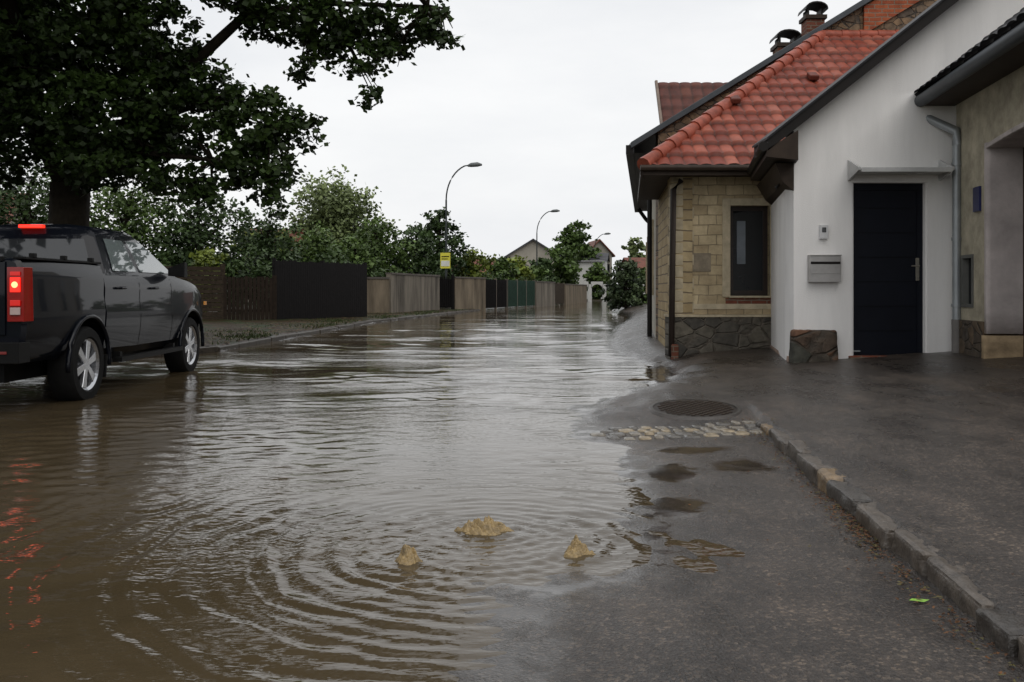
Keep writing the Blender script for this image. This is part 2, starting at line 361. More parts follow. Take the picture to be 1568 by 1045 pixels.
# ------------------------------------------------------------------ tiles
def tile_roof(name,O,U,V_,poly,mats,parent,tw=.20,ch=.34,st=.025,amp=.03,lip=.05):
    O=Vector(O);U=Vector(U).normalized();V_=Vector(V_).normalized();Nn=U.cross(V_).normalized()
    P=np.array(poly); u0,u1=P[:,0].min(),P[:,0].max(); v0,v1=P[:,1].min(),P[:,1].max()
    us=np.arange(u0,u1+st,st); vs=np.arange(v0,v1+st,st)
    UU,VV=np.meshgrid(us,vs)
    ci=np.floor(VV/ch+1e-6); jit=np.sin(ci*12.9898+np.floor(UU/tw)*78.233)*43758.5453; jit=jit-np.floor(jit)
    fr=VV/ch-ci
    prof=amp*np.abs(np.sin(math.pi*UU/tw))**.6+(1-fr)*lip+jit*.008
    pos=np.array(O)[None,:]+UU.ravel()[:,None]*np.array(U)+VV.ravel()[:,None]*np.array(V_)+prof.ravel()[:,None]*np.array(Nn)
    F=grid_faces(len(us),len(vs))
    cu=UU.ravel()[F].mean(1);cv=VV.ravel()[F].mean(1)
    ins=np.zeros(len(F),bool);n=len(poly)
    for i in range(n):
        ax,ay=poly[i];bx,by=poly[(i+1)%n]
        ins^=((ay>cv)!=(by>cv))&(cu<(bx-ax)*(cv-ay)/((by-ay) if by!=ay else 1e-9)+ax)
    groove=(1-smooth(.0,.25,np.abs(np.sin(math.pi*UU/tw))))*.8+smooth(.8,1.,fr)*.9
    return np_mesh(name,pos,F[ins],mats,parent,attr={"shade":jit.ravel(),"groove":np.clip(groove,0,1).ravel()})
def tilemat(name,cs):
    m,nt,b=newmat(name)
    a=nt.nodes.new("ShaderNodeAttribute"); a.attribute_name="shade"
    g_=nt.nodes.new("ShaderNodeAttribute"); g_.attribute_name="groove"
    col=ramp(nt,a.outputs["Fac"],[(0,cs[0]),(.6,cs[1]),(1,cs[2])])
    col=mixc(nt,1.0,col,ramp(nt,noise(nt,objco(nt),3,6,.7),[(.3,(.55,.55,.55)),(.7,(1.1,1.1,1.1))]),'MULTIPLY')
    col=mixc(nt,math_(nt,'MULTIPLY',g_.outputs["Fac"],.7),col,(.025,.017,.013))   # darker towards the joints between tiles and courses
    L(nt,col,b.inputs["Base Color"]); b.inputs["Roughness"].default_value=.5; b.inputs["Specular IOR Level"].default_value=.25
    return m
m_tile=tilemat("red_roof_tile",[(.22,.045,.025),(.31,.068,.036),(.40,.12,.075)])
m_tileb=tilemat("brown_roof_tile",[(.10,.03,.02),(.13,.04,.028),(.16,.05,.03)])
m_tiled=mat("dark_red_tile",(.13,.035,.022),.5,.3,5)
m_darkroof=mat("anthracite_tile",(.016,.016,.018),.5,.4,6,bs=.3)
m_hip=mat("hip_tile",(.28,.070,.042),.45,.4,6)
m_metal=mat("grey_sheet_metal",(.06,.068,.075),.45,.2,3,metal=.2)
m_blackwood=mat("dark_wood_fascia",(.010,.008,.007),.5,.3,6)
m_soffit=mat("soffit_wood",(.035,.024,.017),.6,.3,6)
m_white=mat("white_render",(.80,.785,.765),.85,.09,2.2,bs=.4,bscale=80,streak=True)
m_cream=mat("cream_plaster",(.40,.36,.27),.85,.32,4.5,bs=1.0,bscale=18)
m_glass=mat("dark_window_glass",(.010,.012,.014),.04,.2,2)
m_zinc=mat("zinc_pipe",(.30,.32,.33),.4,.15,4,metal=.4)
# ------------------------------------------------------------------ stone house
sh=empty("stone_house",(2.4,13.7,0))
m_block=brickmat("yellow_stone_blocks",(.60,.49,.31),(.42,.33,.20),(.28,.23,.15),.27,.150,.007)
m_blocky=brickmat("yellow_stone_side",(.50,.40,.24),(.40,.30,.16),(.2,.16,.11),.30,.155,.012,'Y')
m_rub=rubblemat("grey_rubble_base",(.17,.15,.115),(.07,.064,.055),(.14,.12,.095),3.6)
m_rbrick=brickmat("red_brick",(.20,.065,.04),(.14,.05,.03),(.2,.16,.12),.22,.075,.01)
m_limestone=mat("pale_surround",(.46,.39,.27),.75,.25,6,bs=.4)
fy=13.7
w=MB()
w.box(2.4,3.27,fy,fy+.4,.74,2.95,0); w.box(3.27,3.86,fy,fy+.4,2.37,2.95,0); w.box(3.86,4.3,fy,fy+.4,.74,2.95,0)
w.box(3.27,3.86,fy,fy+.4,.74,1.02,0)
w.box(2.36,4.3,fy-.03,fy+.4,-.1,.70,1)
w.box(2.34,4.3,fy-.05,fy+.4,.702,.738,3)
w.box(3.2,4.0,fy-.006,fy+.02,.90,.985,2)
w.box(2.4,4.3,fy-.012,fy+.02,.82,.90,3)
w.build("front_wall",[m_block,m_rub,m_rbrick,m_limestone],sh)
w=MB(); w.seg((2.4,fy+.002),(2.75,17.2),.3,-.1,2.95,0,off=-.15); w.build("side_wall",[m_blocky],sh)
w=MB(); 
for i in range(16):
    z=.05+i*.178; ww=.42 if i%2 else .28
    w.seg((2.4+.0,fy-.012),(2.4+.1*ww,fy+ww),.03,z,z+.165,0,off=.012); w.box(2.385,2.385+(.34 if not i%2 else .2),fy-.014,fy+.01,z,z+.165,0)
w.build("quoins",[m_limestone],sh,bevel=.01)
w=MB()
w.box(3.15,3.27,fy-.02,fy+.05,1.0,2.48,0);w.box(3.86,3.93,fy-.02,fy+.05,1.0,2.48,0);w.box(3.27,3.86,fy-.02,fy+.05,2.37,2.48,0)
w.box(3.24,3.90,fy-.05,fy+.1,.99,1.02,0)
w.build("window_surround",[m_limestone],sh,bevel=.006)
m_sash=mat("brown_sash",(.022,.013,.010),.4,.3,8)
w=MB(); y0=fy+.10
for q in ((3.27,3.34,1.02,2.37),(3.79,3.86,1.02,2.37),(3.34,3.79,2.30,2.37),(3.34,3.79,1.02,1.10)): w.box(q[0],q[1],y0,y0+.06,q[2],q[3],0)
w.box(3.34,3.79,y0+.03,y0+.04,1.10,2.30,1)
w.build("window",[m_sash,m_glass],sh)
w=MB(); w.box(3.40,3.53,y0+.022,y0+.028,1.5,2.15,0); w.build("pane_reflection",[mat("reflection_grey",(.17,.19,.21),.8)],sh)  # bluish-grey panel before the glass, a painted reflection
w=MB(); w.box(2.62,2.98,fy-.008,fy+.01,1.38,1.66,0); w.box(2.68,2.72,fy-.006,fy+.01,1.66,1.8,0);w.build("plaster_patch",[mat("grey_patch",(.24,.2,.145),.9,.3,8)],sh,bevel=.004)
tile_roof("roof_front",(1.9,13.2,2.86),(1,0,0),(0,1,.758),[(0.05,0),(5.6,0),(5.6,4.92),(3.95,4.92)],m_tile,sh)
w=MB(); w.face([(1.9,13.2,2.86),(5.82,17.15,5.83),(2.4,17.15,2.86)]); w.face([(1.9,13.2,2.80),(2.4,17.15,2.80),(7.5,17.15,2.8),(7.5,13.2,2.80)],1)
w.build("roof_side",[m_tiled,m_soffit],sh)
w=MB(); A=Vector((1.9,13.2,2.91)); B=Vector((5.82,17.12,5.89)); n=17
for i in range(n):
    p=A.lerp(B,i/n); q=A.lerp(B,(i+1.12)/n); w.tube([p,q],[.115,.09],10,0)
A=Vector((5.82,17.12,5.87));B=Vector((7.5,17.12,5.87))
for i in range(5): w.tube([A.lerp(B,i/5),A.lerp(B,(i+1.1)/5)],[.11,.095],10,0)
w.build("hip_tiles",[m_hip],sh,smooth=True,split=40)
w=MB(); w.box(1.88,4.1,13.16,13.21,2.76,2.87,0); w.seg((1.88,13.2),(2.38,17.15),.05,2.74,2.87,0); w.tube([(1.84,13.12,2.86),(4.0,13.12,2.86)],.045,8,0); w.build("eaves_fascia",[m_soffit],sh)
w=MB(); 
for (u_,v_) in ((1.7,2.0),(2.7,1.3),(3.2,2.9),(4.3,3.4)):
    p=Vector((1.9+u_,13.2+v_*.797,2.92+v_*.604)); w.obox(p+Vector((0,-.02,.06)),(.16,.22,.09),Matrix.Rotation(.5,3,'X'),0)
w.build("vent_tiles",[m_tiled],sh,bevel=.02)
w=MB(); w.tube([(2.52,13.62,2.74),(2.40,13.60,2.6),(2.37,13.60,.12)],.045,8,0)
w.build("downpipe",[mat("dark_pipe",(.04,.03,.025),.5)],sh,smooth=True)
w=MB(); w.box(2.36,2.46,13.48,13.6,.02,.3,0); w.build("pipe_shoe",[m_rbrick],sh,bevel=.015)
# ------------------------------------------------------------------ gable house behind
gh=empty("gabled_town_house",(2.75,17.2,0))
w=MB()
def vz(x): return 3.90+.615*(x-2.22)
w.hexa([(2.75,17.2,-.1),(11,17.2,-.1),(11,17.5,-.1),(2.75,17.5,-.1),(2.75,17.2,vz(2.75)-.1),(11,17.2,vz(11)-.1),(11,17.5,vz(11)-.1),(2.75,17.5,vz(2.75)-.1)],0)
w.build("gable_wall",[rubblemat("rubble_gable",(.28,.18,.10),(.13,.10,.075),(.10,.085,.07),5)],gh)
w=MB()
A=Vector((2.22,17.2,3.87));B=Vector((11,17.2,vz(11)-.03))
w.hexa([(A.x,17.05,A.z-.12),(B.x,17.05,B.z-.12),(B.x,17.45,B.z-.12),(A.x,17.45,A.z-.12),(A.x,17.05,A.z),(B.x,17.05,B.z),(B.x,17.45,B.z),(A.x,17.45,A.z)],0)
w.build("verge_coping",[m_metal],gh,bevel=.01)
w=MB(); w.face([(2.22,17.4,3.84),(4.1,30,3.84),(12.9,30,vz(11)),(11,17.4,vz(11))]); w.build("roof",[m_darkroof],gh)
w=MB(); w.seg((2.75,17.5),(4.45,30),.3,-.1,3.75,0,off=-.15)
w.box(4.45,9,29.7,30,-.1,3.8,0)
w.build("street_wall",[mat("pale_street_plaster",(.42,.39,.33),.85,.2,2)],gh)
w=MB()
for t in (.15,.4,.65,.88):
    x=2.75+1.7*t;y=17.5+12.5*t; w.seg((x,y),(x+.12,y+.9),.06,1.1,2.5,0,off=.0)
    w.seg((x-.02,y-.1),(x+.0,y),.1,1.0,2.6,1,off=.02)
w.build("street_windows",[m_glass,m_limestone],gh)
w=MB(); w.face([(2.24,17.3,3.70),(4.12,30,3.70),(4.6,30,3.70),(2.9,17.3,3.70)]); w.seg((2.2,17.1),(4.1,30),.14,3.66,3.82,0); 
w.tube([(4.0,29,3.7),(4.25,29,3.35),(4.38,29,3.2),(4.38,29,0)],.06,8,0)
w.tube([(2.62,18.6,3.7),(2.75,18.6,3.3),(2.80,18.6,3.1),(2.80,18.6,0)],.05,8,0)
w.build("gutter",[m_blackwood],gh)
def chimney(x,y,z0,z1,wd,par):
    w=MB(); w.box(x-wd/2,x+wd/2,y-wd/2,y+wd/2,z0,z1,0); w.box(x-wd/2-.04,x+wd/2+.04,y-wd/2-.04,y+wd/2+.04,z1-.08,z1+.001,1)
    for sx_ in (-1,1): w.box(x+sx_*wd*.38-.02,x+sx_*wd*.38+.02,y-.15,y+.15,z1,z1+.14,2)
    n=8
    for i in range(n):
        a0=math.pi*i/n;a1=math.pi*(i+1)/n; r=wd*.62
        pa=(x-r*math.cos(a0),z1+.12+.14*math.sin(a0));pb=(x-r*math.cos(a1),z1+.12+.14*math.sin(a1))
        w.hexa([(pa[0],y-.28,pa[1]-.02),(pb[0],y-.28,pb[1]-.02),(pb[0],y+.28,pb[1]-.02),(pa[0],y+.28,pa[1]-.02),(pa[0],y-.28,pa[1]+.01),(pb[0],y-.28,pb[1]+.01),(pb[0],y+.28,pb[1]+.01),(pa[0],y+.28,pa[1]+.01)],2)
    w.build("chimney",[m_rbrick,m_soffit,m_blackwood],par)
chimney(6.45,19.6,4.5,6.95,.38,gh); chimney(5.8,19.4,4.0,6.3,.42,gh)
w=MB(); 
w.hexa([(6.6,17.13,5.9),(9.9,17.13,7.9),(9.9,17.19,7.9),(6.6,17.19,5.9),(6.6,17.13,6.42),(9.9,17.13,8.45),(9.9,17.19,8.45),(6.6,17.19,6.42)],0)
w.box(7.9,8.6,17.6,18.2,6,8.6,0)
w.build("brick_parapet",[brickmat("orange_brick",(.40,.11,.045),(.30,.075,.035),(.26,.17,.12),.24,.08,.012)],gh)
w=MB(); w.box(4.02,6.5,24,27,3.8,5.4,0)
w.build("dormer_wall",[m_cream],gh)
tile_roof("dormer_roof",(3.98,23.8,5.0),(1,0,0),(0,1.2,1.7),[(0,0),(2.6,0),(2.6,2.15),(0,2.15)],m_tileb,gh,st=.05,tw=.3,ch=.4)
w=MB(); w.hexa([(3.92,23.7,4.9),(3.98,23.7,4.9),(3.98,23.85,4.9),(3.92,23.85,4.9),(3.92,25.0,6.85),(3.98,25.0,6.85),(3.98,25.15,6.85),(3.92,25.15,6.85)],0)
w.build("dormer_trim",[mat("pale_trim",(.22,.17,.14),.6)],gh)
# ------------------------------------------------------------------ white house
wh=empty("white_gable_house",(3.45,11.2,0)); FY=11.2
def wz(x): return 2.78+.787*(x-3.07)
dx0,dx1,dz0,dz1=4.17,5.09,.30,2.42
w=MB()
def slab(x0,x1,z0):
    zt0=wz(x0); zt1=wz(x1)
    w.hexa([(x0,FY,z0),(x1,FY,z0),(x1,FY+.35,z0),(x0,FY+.35,z0),(x0,FY,zt0),(x1,FY,zt1),(x1,FY+.35,zt1),(x0,FY+.35,zt0)],0)
slab(3.45,dx0,-.1); slab(dx0,dx1,dz1); slab(dx1,9,-.1)
w.hexa([(3.45,FY+.35,-.1),(3.80,FY+.35,-.1),(4.2,13.7,-.1),(3.88,13.7,-.1),(3.45,FY+.35,2.95),(3.80,FY+.35,2.95),(4.2,13.7,2.8),(3.88,13.7,2.8)],0)
w.build("walls",[m_white],wh)
w=MB()
def verge(x0,x1,y0,y1,t0,t1,mi):
    w.hexa([(x0,y0,wz(x0)+t0),(x1,y0,wz(x1)+t0),(x1,y1,wz(x1)+t0),(x0,y1,wz(x0)+t0),(x0,y0,wz(x0)+t1),(x1,y0,wz(x1)+t1),(x1,y1,wz(x1)+t1),(x0,y1,wz(x0)+t1)],mi)
verge(3.06,9,FY-.28,FY+.36,.0,.14,0); verge(3.04,9,FY-.31,FY+.38,.142,.17,1)
w.hexa([(3.04,FY-.28,2.70),(3.42,FY-.28,2.66),(3.9,13.3,2.66),(3.47,13.3,2.70),(3.04,FY-.28,2.78),(3.42,FY-.28,3.02),(3.9,13.3,3.02),(3.47,13.3,2.80)],2)
w.hexa([(3.32,FY-.02,2.42),(3.448,FY-.02,2.32),(3.87,13.6,2.36),(3.77,13.6,2.44),(3.22,FY-.02,2.66),(3.448,FY-.02,2.66),(3.87,13.6,2.66),(3.64,13.6,2.66)],2)
w.tube([(3.0,FY-.3,2.82),(3.46,13.25,2.82)],.06,10,0)
w.build("verge_and_eaves",[m_blackwood,m_darkroof,m_soffit],wh)
w=MB(); w.face([(3.3,FY+.3,2.4),(9,FY+.3,wz(9)-.6),(9.5,15,wz(9)-.6),(4.0,13.6,2.5)]); w.build("roof",[m_darkroof],wh)
w=MB()
w.box(dx0,dx0+.02,FY+.02,FY+.2,dz0,dz1,0); w.box(dx1-.02,dx1,FY+.02,FY+.2,dz0,dz1,0)
w.box(dx0+.02,dx1-.02,FY+.10,FY+.16,dz0,dz1,1)
for i in range(1,7):
    z=dz0+i*(dz1-dz0)/7; w.box(dx0+.1,dx1-.1,FY+.094,FY+.1,z-.003,z+.003,2)
w.box(dx0+.02,dx0+.09,FY+.085,FY+.1,dz0,dz1,1); w.box(dx1-.09,dx1-.02,FY+.085,FY+.1,dz0,dz1,1); w.box(dx0+.09,dx1-.09,FY+.085,FY+.1,dz1-.08,dz1,1)
w.build("front_door",[m_white,mat("navy_door",(.0055,.007,.012),.45,.15,3),mat("door_groove",(.002,.002,.003),.6)],wh)
w=MB(); w.box(4.975,5.02,FY+.07,FY+.085,1.22,1.5,0); w.tube([(4.998,FY+.07,1.40),(4.998,FY+.02,1.40),(4.90,FY+.02,1.40)],.011,8,0); w.build("door_handle",[mat("steel",(.6,.6,.6),.25,.1,5,metal=1)],wh)
w=MB(); w.box(4.2,4.29,FY+.06,FY+.1,.345,.36,0); w.build("nameplate",[m_zinc],wh)
w=MB(); w.box(dx0-.05,dx1+.05,FY-.06,FY+.1,.18,.30,0); w.build("door_step",[m_rbrick],wh,bevel=.01)
w=MB()
w.box(4.14,5.22,FY-.36,FY-.0,2.515,2.54,0); w.box(4.14,5.22,FY-.375,FY-.36,2.505,2.56,0)
for x in (4.11,5.22): w.hexa([(x,FY-.36,2.53),(x+.03,FY-.36,2.53),(x+.03,FY-.003,2.44),(x,FY-.003,2.44),(x,FY-.36,2.565),(x+.03,FY-.36,2.565),(x+.03,FY-.003,2.70),(x,FY-.003,2.70)],0)
w.build("door_canopy",[mat("canopy_white",(.48,.48,.47),.4)],wh,bevel=.004)
w=MB(); w.box(3.62,4.0,FY-.09,FY-.002,1.20,1.52,0); w.box(3.63,3.99,FY-.1,FY-.09,1.42,1.45,1); w.box(3.63,3.99,FY-.096,FY-.09,1.30,1.42,0); w.box(3.62,4.0,FY-.11,FY-.002,1.52,1.535,0)
w.build("letterbox",[mat("stainless",(.42,.41,.40),.32,.15,5,metal=.9),m_blackwood],wh,bevel=.006)
w=MB(); w.box(3.76,3.86,FY-.04,FY-.002,1.73,1.90,0); w.box(3.785,3.835,FY-.046,FY-.04,1.81,1.87,1); w.build("intercom",[mat("intercom_white",(.6,.6,.6),.4),m_glass],wh,bevel=.008)
w=MB(); w.hexa([(3.4,FY-.16,.0),(3.98,FY-.14,.0),(3.96,FY+.1,.0),(3.4,FY+.1,.0),(3.43,FY-.1,.62),(3.96,FY-.08,.62),(3.96,FY+.1,.60),(3.43,FY+.1,.62)],0)
w.build("stone_plinth",[rubblemat("plinth_stone",(.17,.085,.05),(.06,.062,.05),(.08,.065,.05),2.6)],wh,bevel=.03,rough=.03)
w=MB(); w.hexa([(3.40,FY+.12,0),(3.46,FY+.12,0),(3.9,13.68,0),(3.84,13.68,0),(3.42,FY+.12,.28),(3.46,FY+.12,.28),(3.9,13.68,.28),(3.86,13.68,.28)],0); w.build("side_plinth",[mat("pink_plinth",(.34,.25,.2),.8,.3,4)],wh)
# ------------------------------------------------------------------ gateway building
gb=empty("plastered_gateway_building",(5.42,11.15,0))
def WP(t,o=0):
    L_=math.hypot(.14,1); return (5.42-.14*t+o/L_,11.15-t-.14*o/L_)
def wseg(w,t0,t1,z0,z1,o0,o1,mi):
    a=WP(t0,o0);b=WP(t1,o0);c=WP(t1,o1);e=WP(t0,o1)
    w.hexa([(*b,z0),(*c,z0),(*e,z0),(*a,z0),(*b,z1),(*c,z1),(*e,z1),(*a,z1)],mi)
w=MB()
wseg(w,-.0,.20,.75,3.5,0,.4,0); wseg(w,.20,.58,1.52,3.5,0,.4,0); wseg(w,.20,.58,.75,.90,0,.4,0); wseg(w,.58,.956,.75,3.5,0,.4,0)
wseg(w,.956,5.5,2.95,3.5,0,.4,0)
wseg(w,-.0,.956,-.1,.75,-.03,.4,1)
n=10
f=lambda t:2.72+.07*math.sin(min(1,(t-.956)/1.3)*math.pi/2)
for i in range(n):
    t0=.956+i*2.6/n;t1=.956+(i+1)*2.6/n
    a=WP(t0);b_=WP(t1);c=WP(t1,.4);e=WP(t0,.4)
    w.hexa([(*b_,f(t1)),(*c,f(t1)),(*e,f(t0)),(*a,f(t0)),(*b_,2.95),(*c,2.95),(*e,2.95),(*a,2.95)],0)
w.build("walls",[m_cream,rubblemat("wall_footing",(.17,.12,.075),(.09,.075,.06),(.11,.09,.07),4,'Y')],gb)
w=MB(); wseg(w,.957,1.02,.62,2.74,-.02,.41,0); wseg(w,.957,1.03,-.1,.60,-.05,.41,1); 
for i in range(n):
    t0=.956+i*2.6/n;t1=.956+(i+1)*2.6/n
    a=WP(t0,-.02);b_=WP(t1,-.02);c=WP(t1,.41);e=WP(t0,.41)
    w.hexa([(*b_,f(t1)-.05),(*c,f(t1)-.05),(*e,f(t0)-.05),(*a,f(t0)-.05),(*b_,f(t1)-.001),(*c,f(t1)-.001),(*e,f(t0)-.001),(*a,f(t0)-.001)],0)
w.build("gateway_reveal",[mat("pinkish_white_plaster",(.46,.41,.39),.85,.2,3,bs=.5,bscale=30),mat("sandstone_foot",(.34,.25,.15),.8,.4,6,bs=.5)],gb,rough=.008)
w=MB(); wseg(w,1.02,4,.2,2.95,.36,.42,0); w.build("gate",[mat("dark_gate",(.03,.015,.012),.5)],gb)
w=MB(); wseg(w,.20,.58,.90,1.52,.06,.09,0); wseg(w,.20,.24,.90,1.52,-.015,.07,1); wseg(w,.54,.58,.90,1.52,-.015,.07,1); wseg(w,.24,.54,1.48,1.52,-.015,.07,1); wseg(w,.24,.54,.90,.94,-.015,.07,1)
w.build("small_window",[m_glass,mat("grey_frame",(.12,.12,.11),.6)],gb)
w=MB(); wseg(w,.62,.82,2.0,2.28,-.025,-.002,0); w.build("blue_number_plate",[mat("enamel_blue",(.015,.02,.09),.3)],gb)
w=MB(); a=WP(-.05,-.42);b_=WP(6,-.42); 
w.tube([(*a,3.42),(*b_,3.42)],.075,12,0); w.tube([(a[0]-.02,a[1],3.40),(a[0]+.05,a[1]+.02,3.25),(5.36,11.02,3.02),(5.36,11.02,2.85)],.055,10,1)
w.build("gutter",[m_metal,m_zinc],gb,smooth=True,split=50)
w=MB(); w.tube([(5.36,11.02,2.85),(5.36,11.02,.30)],.05,12,0); 
for z in (2.6,1.7,.9): w.tube([(5.36,11.02,z),(5.36,11.02,z+.04)],.06,12,0)
w.tube([(5.36,11.02,.28),(5.36,11.02,.75)],.056,12,1)
w.build("downpipe",[m_zinc,mat("pipe_foot",(.16,.15,.14),.6)],gb,smooth=True,split=50)
w=MB(); wseg(w,-.05,6,3.36,3.42,-.42,.0,0); w.build("soffit",[m_soffit],gb)
a=WP(0,-.46)
tile_roof("roof",(a[0],a[1],3.47),(.14*-1,-1,0),(1,-.14,.78),[(0,0),(6,0),(6,5),(0,5)],m_darkroof,gb,tw=.22,ch=.33,st=.04,amp=.03)
w=MB(); a=Vector((*WP(-.02,-.46),3.46)); v=Vector((1,-.14,.78)); w.tube([a,a+v*4],[.07,.07],8,0); w.build("roof_verge",[m_darkroof],gb,smooth=True)
# ------------------------------------------------------------------ pickup
pk=empty("pickup_truck",(0,0,0))
m_paint=mat("black_blue_paint",(.003,.004,.007),.35,.1,2,coat=.45,spec=.05)
m_trim=mat("black_trim",(.006,.006,.006),.5,.2,8,spec=.12)
m_cglass=mat("car_glass_sky_tint",(.17,.20,.20),.03,.1,2,coat=1.0)  # pale base colour stands in for sky reflected in and seen through the panes
m_rglass=mat("rear_glass",(.02,.022,.024),.03,.1,2,coat=.6)
m_tyre=mat("tyre",(.010,.010,.010),.7,.2,20,spec=.12)
m_rim=mat("alloy",(.55,.56,.58),.22,.08,5,metal=.9)
ST=[(0,.86,1.40,.50),(.03,.895,1.42,.48),(.5,.915,1.425,.48),(1.2,.925,1.425,.46),(1.62,.92,1.42,.44),(1.66,.918,1.34,.44),(2.5,.92,1.34,.42),(3.7,.925,1.33,.42),(4.1,.93,1.31,.44),(4.5,.928,1.27,.45),(4.8,.915,1.22,.46),(5.05,.88,1.16,.46),(5.25,.78,1.06,.45),(5.36,.60,.88,.48)]
FR=[(None,0),(-.12,0),(-.045,.09),(-.012,.30),(.0,.50),(-.022,.66),(-.018,.80),(-.035,.91),(-.06,.975),(-.11,1),(None,1)]
NF=len(FR)
def secpt(st,i,side):
    y,wd,tp,bt=st; dx,fz=FR[i]; x=0 if dx is None else wd+dx
    return (side*x,y,bt+fz*(tp-bt))
w=MB(); ring=[(i,1) for i in range(0,NF)]+[(i,-1) for i in range(NF-2,0,-1)]
nr=len(ring)
for st in ST:
    for i,s_ in ring: w.v.append(secpt(st,i,s_))
for k in range(len(ST)-1):
    for j in range(nr):
        a=k*nr+j;b_=k*nr+(j+1)%nr; w.f.append((a,b_,b_+nr,a+nr)[::-1]); w.m.append(0)
w.f.append(tuple(range(nr))[::-1]); w.m.append(0); w.f.append(tuple((len(ST)-1)*nr+j for j in range(nr))); w.m.append(0)
body=w.build("body",[m_paint],pk,smooth=True)
bm=bmesh.new(); bm.from_mesh(body.data); bmesh.ops.recalc_face_normals(bm,faces=bm.faces); bm.to_mesh(body.data); bm.free()
def cutter(cut,target):
    cm=bpy.data.meshes.new("cut"); cm.from_pydata(cut.v,[],cut.f); co_=bpy.data.objects.new("cut",cm); COL.objects.link(co_)
    bm=bmesh.new(); bm.from_mesh(cm); bmesh.ops.recalc_face_normals(bm,faces=bm.faces); bm.to_mesh(cm); bm.free()
    cm.materials.append(m_trim)
    md=target.modifiers.new("bool",'BOOLEAN'); md.object=co_; md.operation='DIFFERENCE'; md.solver='EXACT'
    dg=bpy.context.evaluated_depsgraph_get(); nm=bpy.data.meshes.new_from_object(target.evaluated_get(dg)); target.modifiers.clear(); target.data=nm
    bpy.data.objects.remove(co_)
cut=MB()
for yy in (1.23,4.45):
    for sgn in (-1,1): cut.tube([(sgn*.60,yy,.40),(sgn*1.2,yy,.40)],.465,40,0)
cutter(cut,body)
cut=MB(); cut.box(-.74,.74,.10,1.54,.86,1.6,0); cutter(cut,body)
cut=MB(); cut.box(-1.2,1.2,1.62,1.66,.46,1.6,0); cutter(cut,body)
e=body.modifiers.new("e",'EDGE_SPLIT'); e.split_angle=math.radians(32)
def bodyx(y,z):
    for k in range(len(ST)-1):
        if ST[k][0]<=y<=ST[k+1][0]:
            t=(y-ST[k][0])/(ST[k+1][0]-ST[k][0]); st=[ST[k][i]*(1-t)+ST[k+1][i]*t for i in range(4)]; break
    f_=(z-st[3])/(st[2]-st[3]); 
    pts=[(FR[i][1],FR[i][0]) for i in range(1,NF-1)]
    return st[1]+float(np.interp(f_,[p[0] for p in pts],[p[1] for p in pts]))
w=MB()
for yl in (2.62,3.68):
    zz=np.linspace(.5,1.28,12)
    for i in range(11):
        for s_ in (1,-1):
            P=[(s_*(bodyx(yl,z)+.002),y_,z) for z in (zz[i],zz[i+1]) for y_ in (yl-.006,yl+.006)]
            w.face([P[0],P[1],P[3],P[2]],0)
for s_ in (1,-1):
    w.box(*(sorted((s_*.90,s_*1.0))),1.85,3.85,.36,.41,0)
    for yy in (2.0,3.7): w.box(*(sorted((s_*.8,s_*.92))),yy,yy+.06,.38,.46,0)
w.build("panel_gaps_and_steps",[m_trim],pk)
yb0,yb1,yt0,yt1=1.70,4.12,1.93,3.22
CZ,CH=1.30,.49
w=MB()
levels=[0,.5,.85,1.0]
rg=[]
for t in levels:
    hw=.868-.20*t-.03*t*t; z=CZ+CH*t; 
    ya=yb0+(yt0-yb0)*t; yb_=yb1+(yt1-yb1)*t
    rg.append([(-hw,ya+.05,z),(-hw+.07,ya,z),(hw-.07,ya,z),(hw,ya+.05,z),(hw,yb_-.15,z),(hw*.86,yb_,z),(-hw*.86,yb_,z),(-hw,yb_-.15,z)])
hw=.59
rg.append([(-hw,2.02,1.835),(-hw+.08,1.97,1.84),(hw-.08,1.97,1.84),(hw,2.02,1.835),(hw,2.95,1.835),(.5,3.08,1.825),(-.5,3.08,1.825),(-hw,2.95,1.835)])
rg.append([(-.32,2.15,1.87),(-.3,2.1,1.87),(.3,2.1,1.87),(.32,2.15,1.87),(.3,2.8,1.87),(.25,2.9,1.86),(-.25,2.9,1.86),(-.3,2.8,1.87)])
for r0 in rg: w.v+=r0
K=8
for k in range(len(rg)-1):
    for j in range(K):
        a=k*K+j;b_=k*K+(j+1)%K; w.f.append((a,b_,b_+K,a+K)); w.m.append(0)
w.f.append(tuple(range((len(rg)-1)*K,len(rg)*K))); w.m.append(0)
w.build("cab",[m_paint],pk,smooth=True,split=38)
w=MB()
def cs(y,t,s_,o=.006): return (s_*(.868-.20*t-.03*t*t+o),y,CZ+CH*t+.002)
for s_ in (1,-1):
    for (ya0,ya1,yc0,yc1) in ((1.97,2.64,2.12,2.64),(2.76,3.84,2.76,3.20)):
        m_=5
        for i in range(m_):
            t0=.10+.74*i/m_;t1=.10+.74*(i+1)/m_
            l=lambda p,q,t:p+(q-p)*((t-.10)/.74)
            w.face([cs(l(ya0,yc0,t0),t0,s_),cs(l(ya1,yc1,t0),t0,s_),cs(l(ya1,yc1,t1),t1,s_),cs(l(ya0,yc0,t1),t1,s_)],0)
for poly in [[(-.72,.14),(.72,.14),(.58,.80),(-.58,.80)]]:
    w.face([(x,yb0+(yt0-yb0)*t-.006,CZ+CH*t+.003) for x,t in poly],1)
    w.face([(x*.93,yb1+(yt1-yb1)*t+.006,CZ+CH*t+.003) for x,t in poly],0)
w.build("windows",[m_cglass,m_rglass],pk)
w=MB()
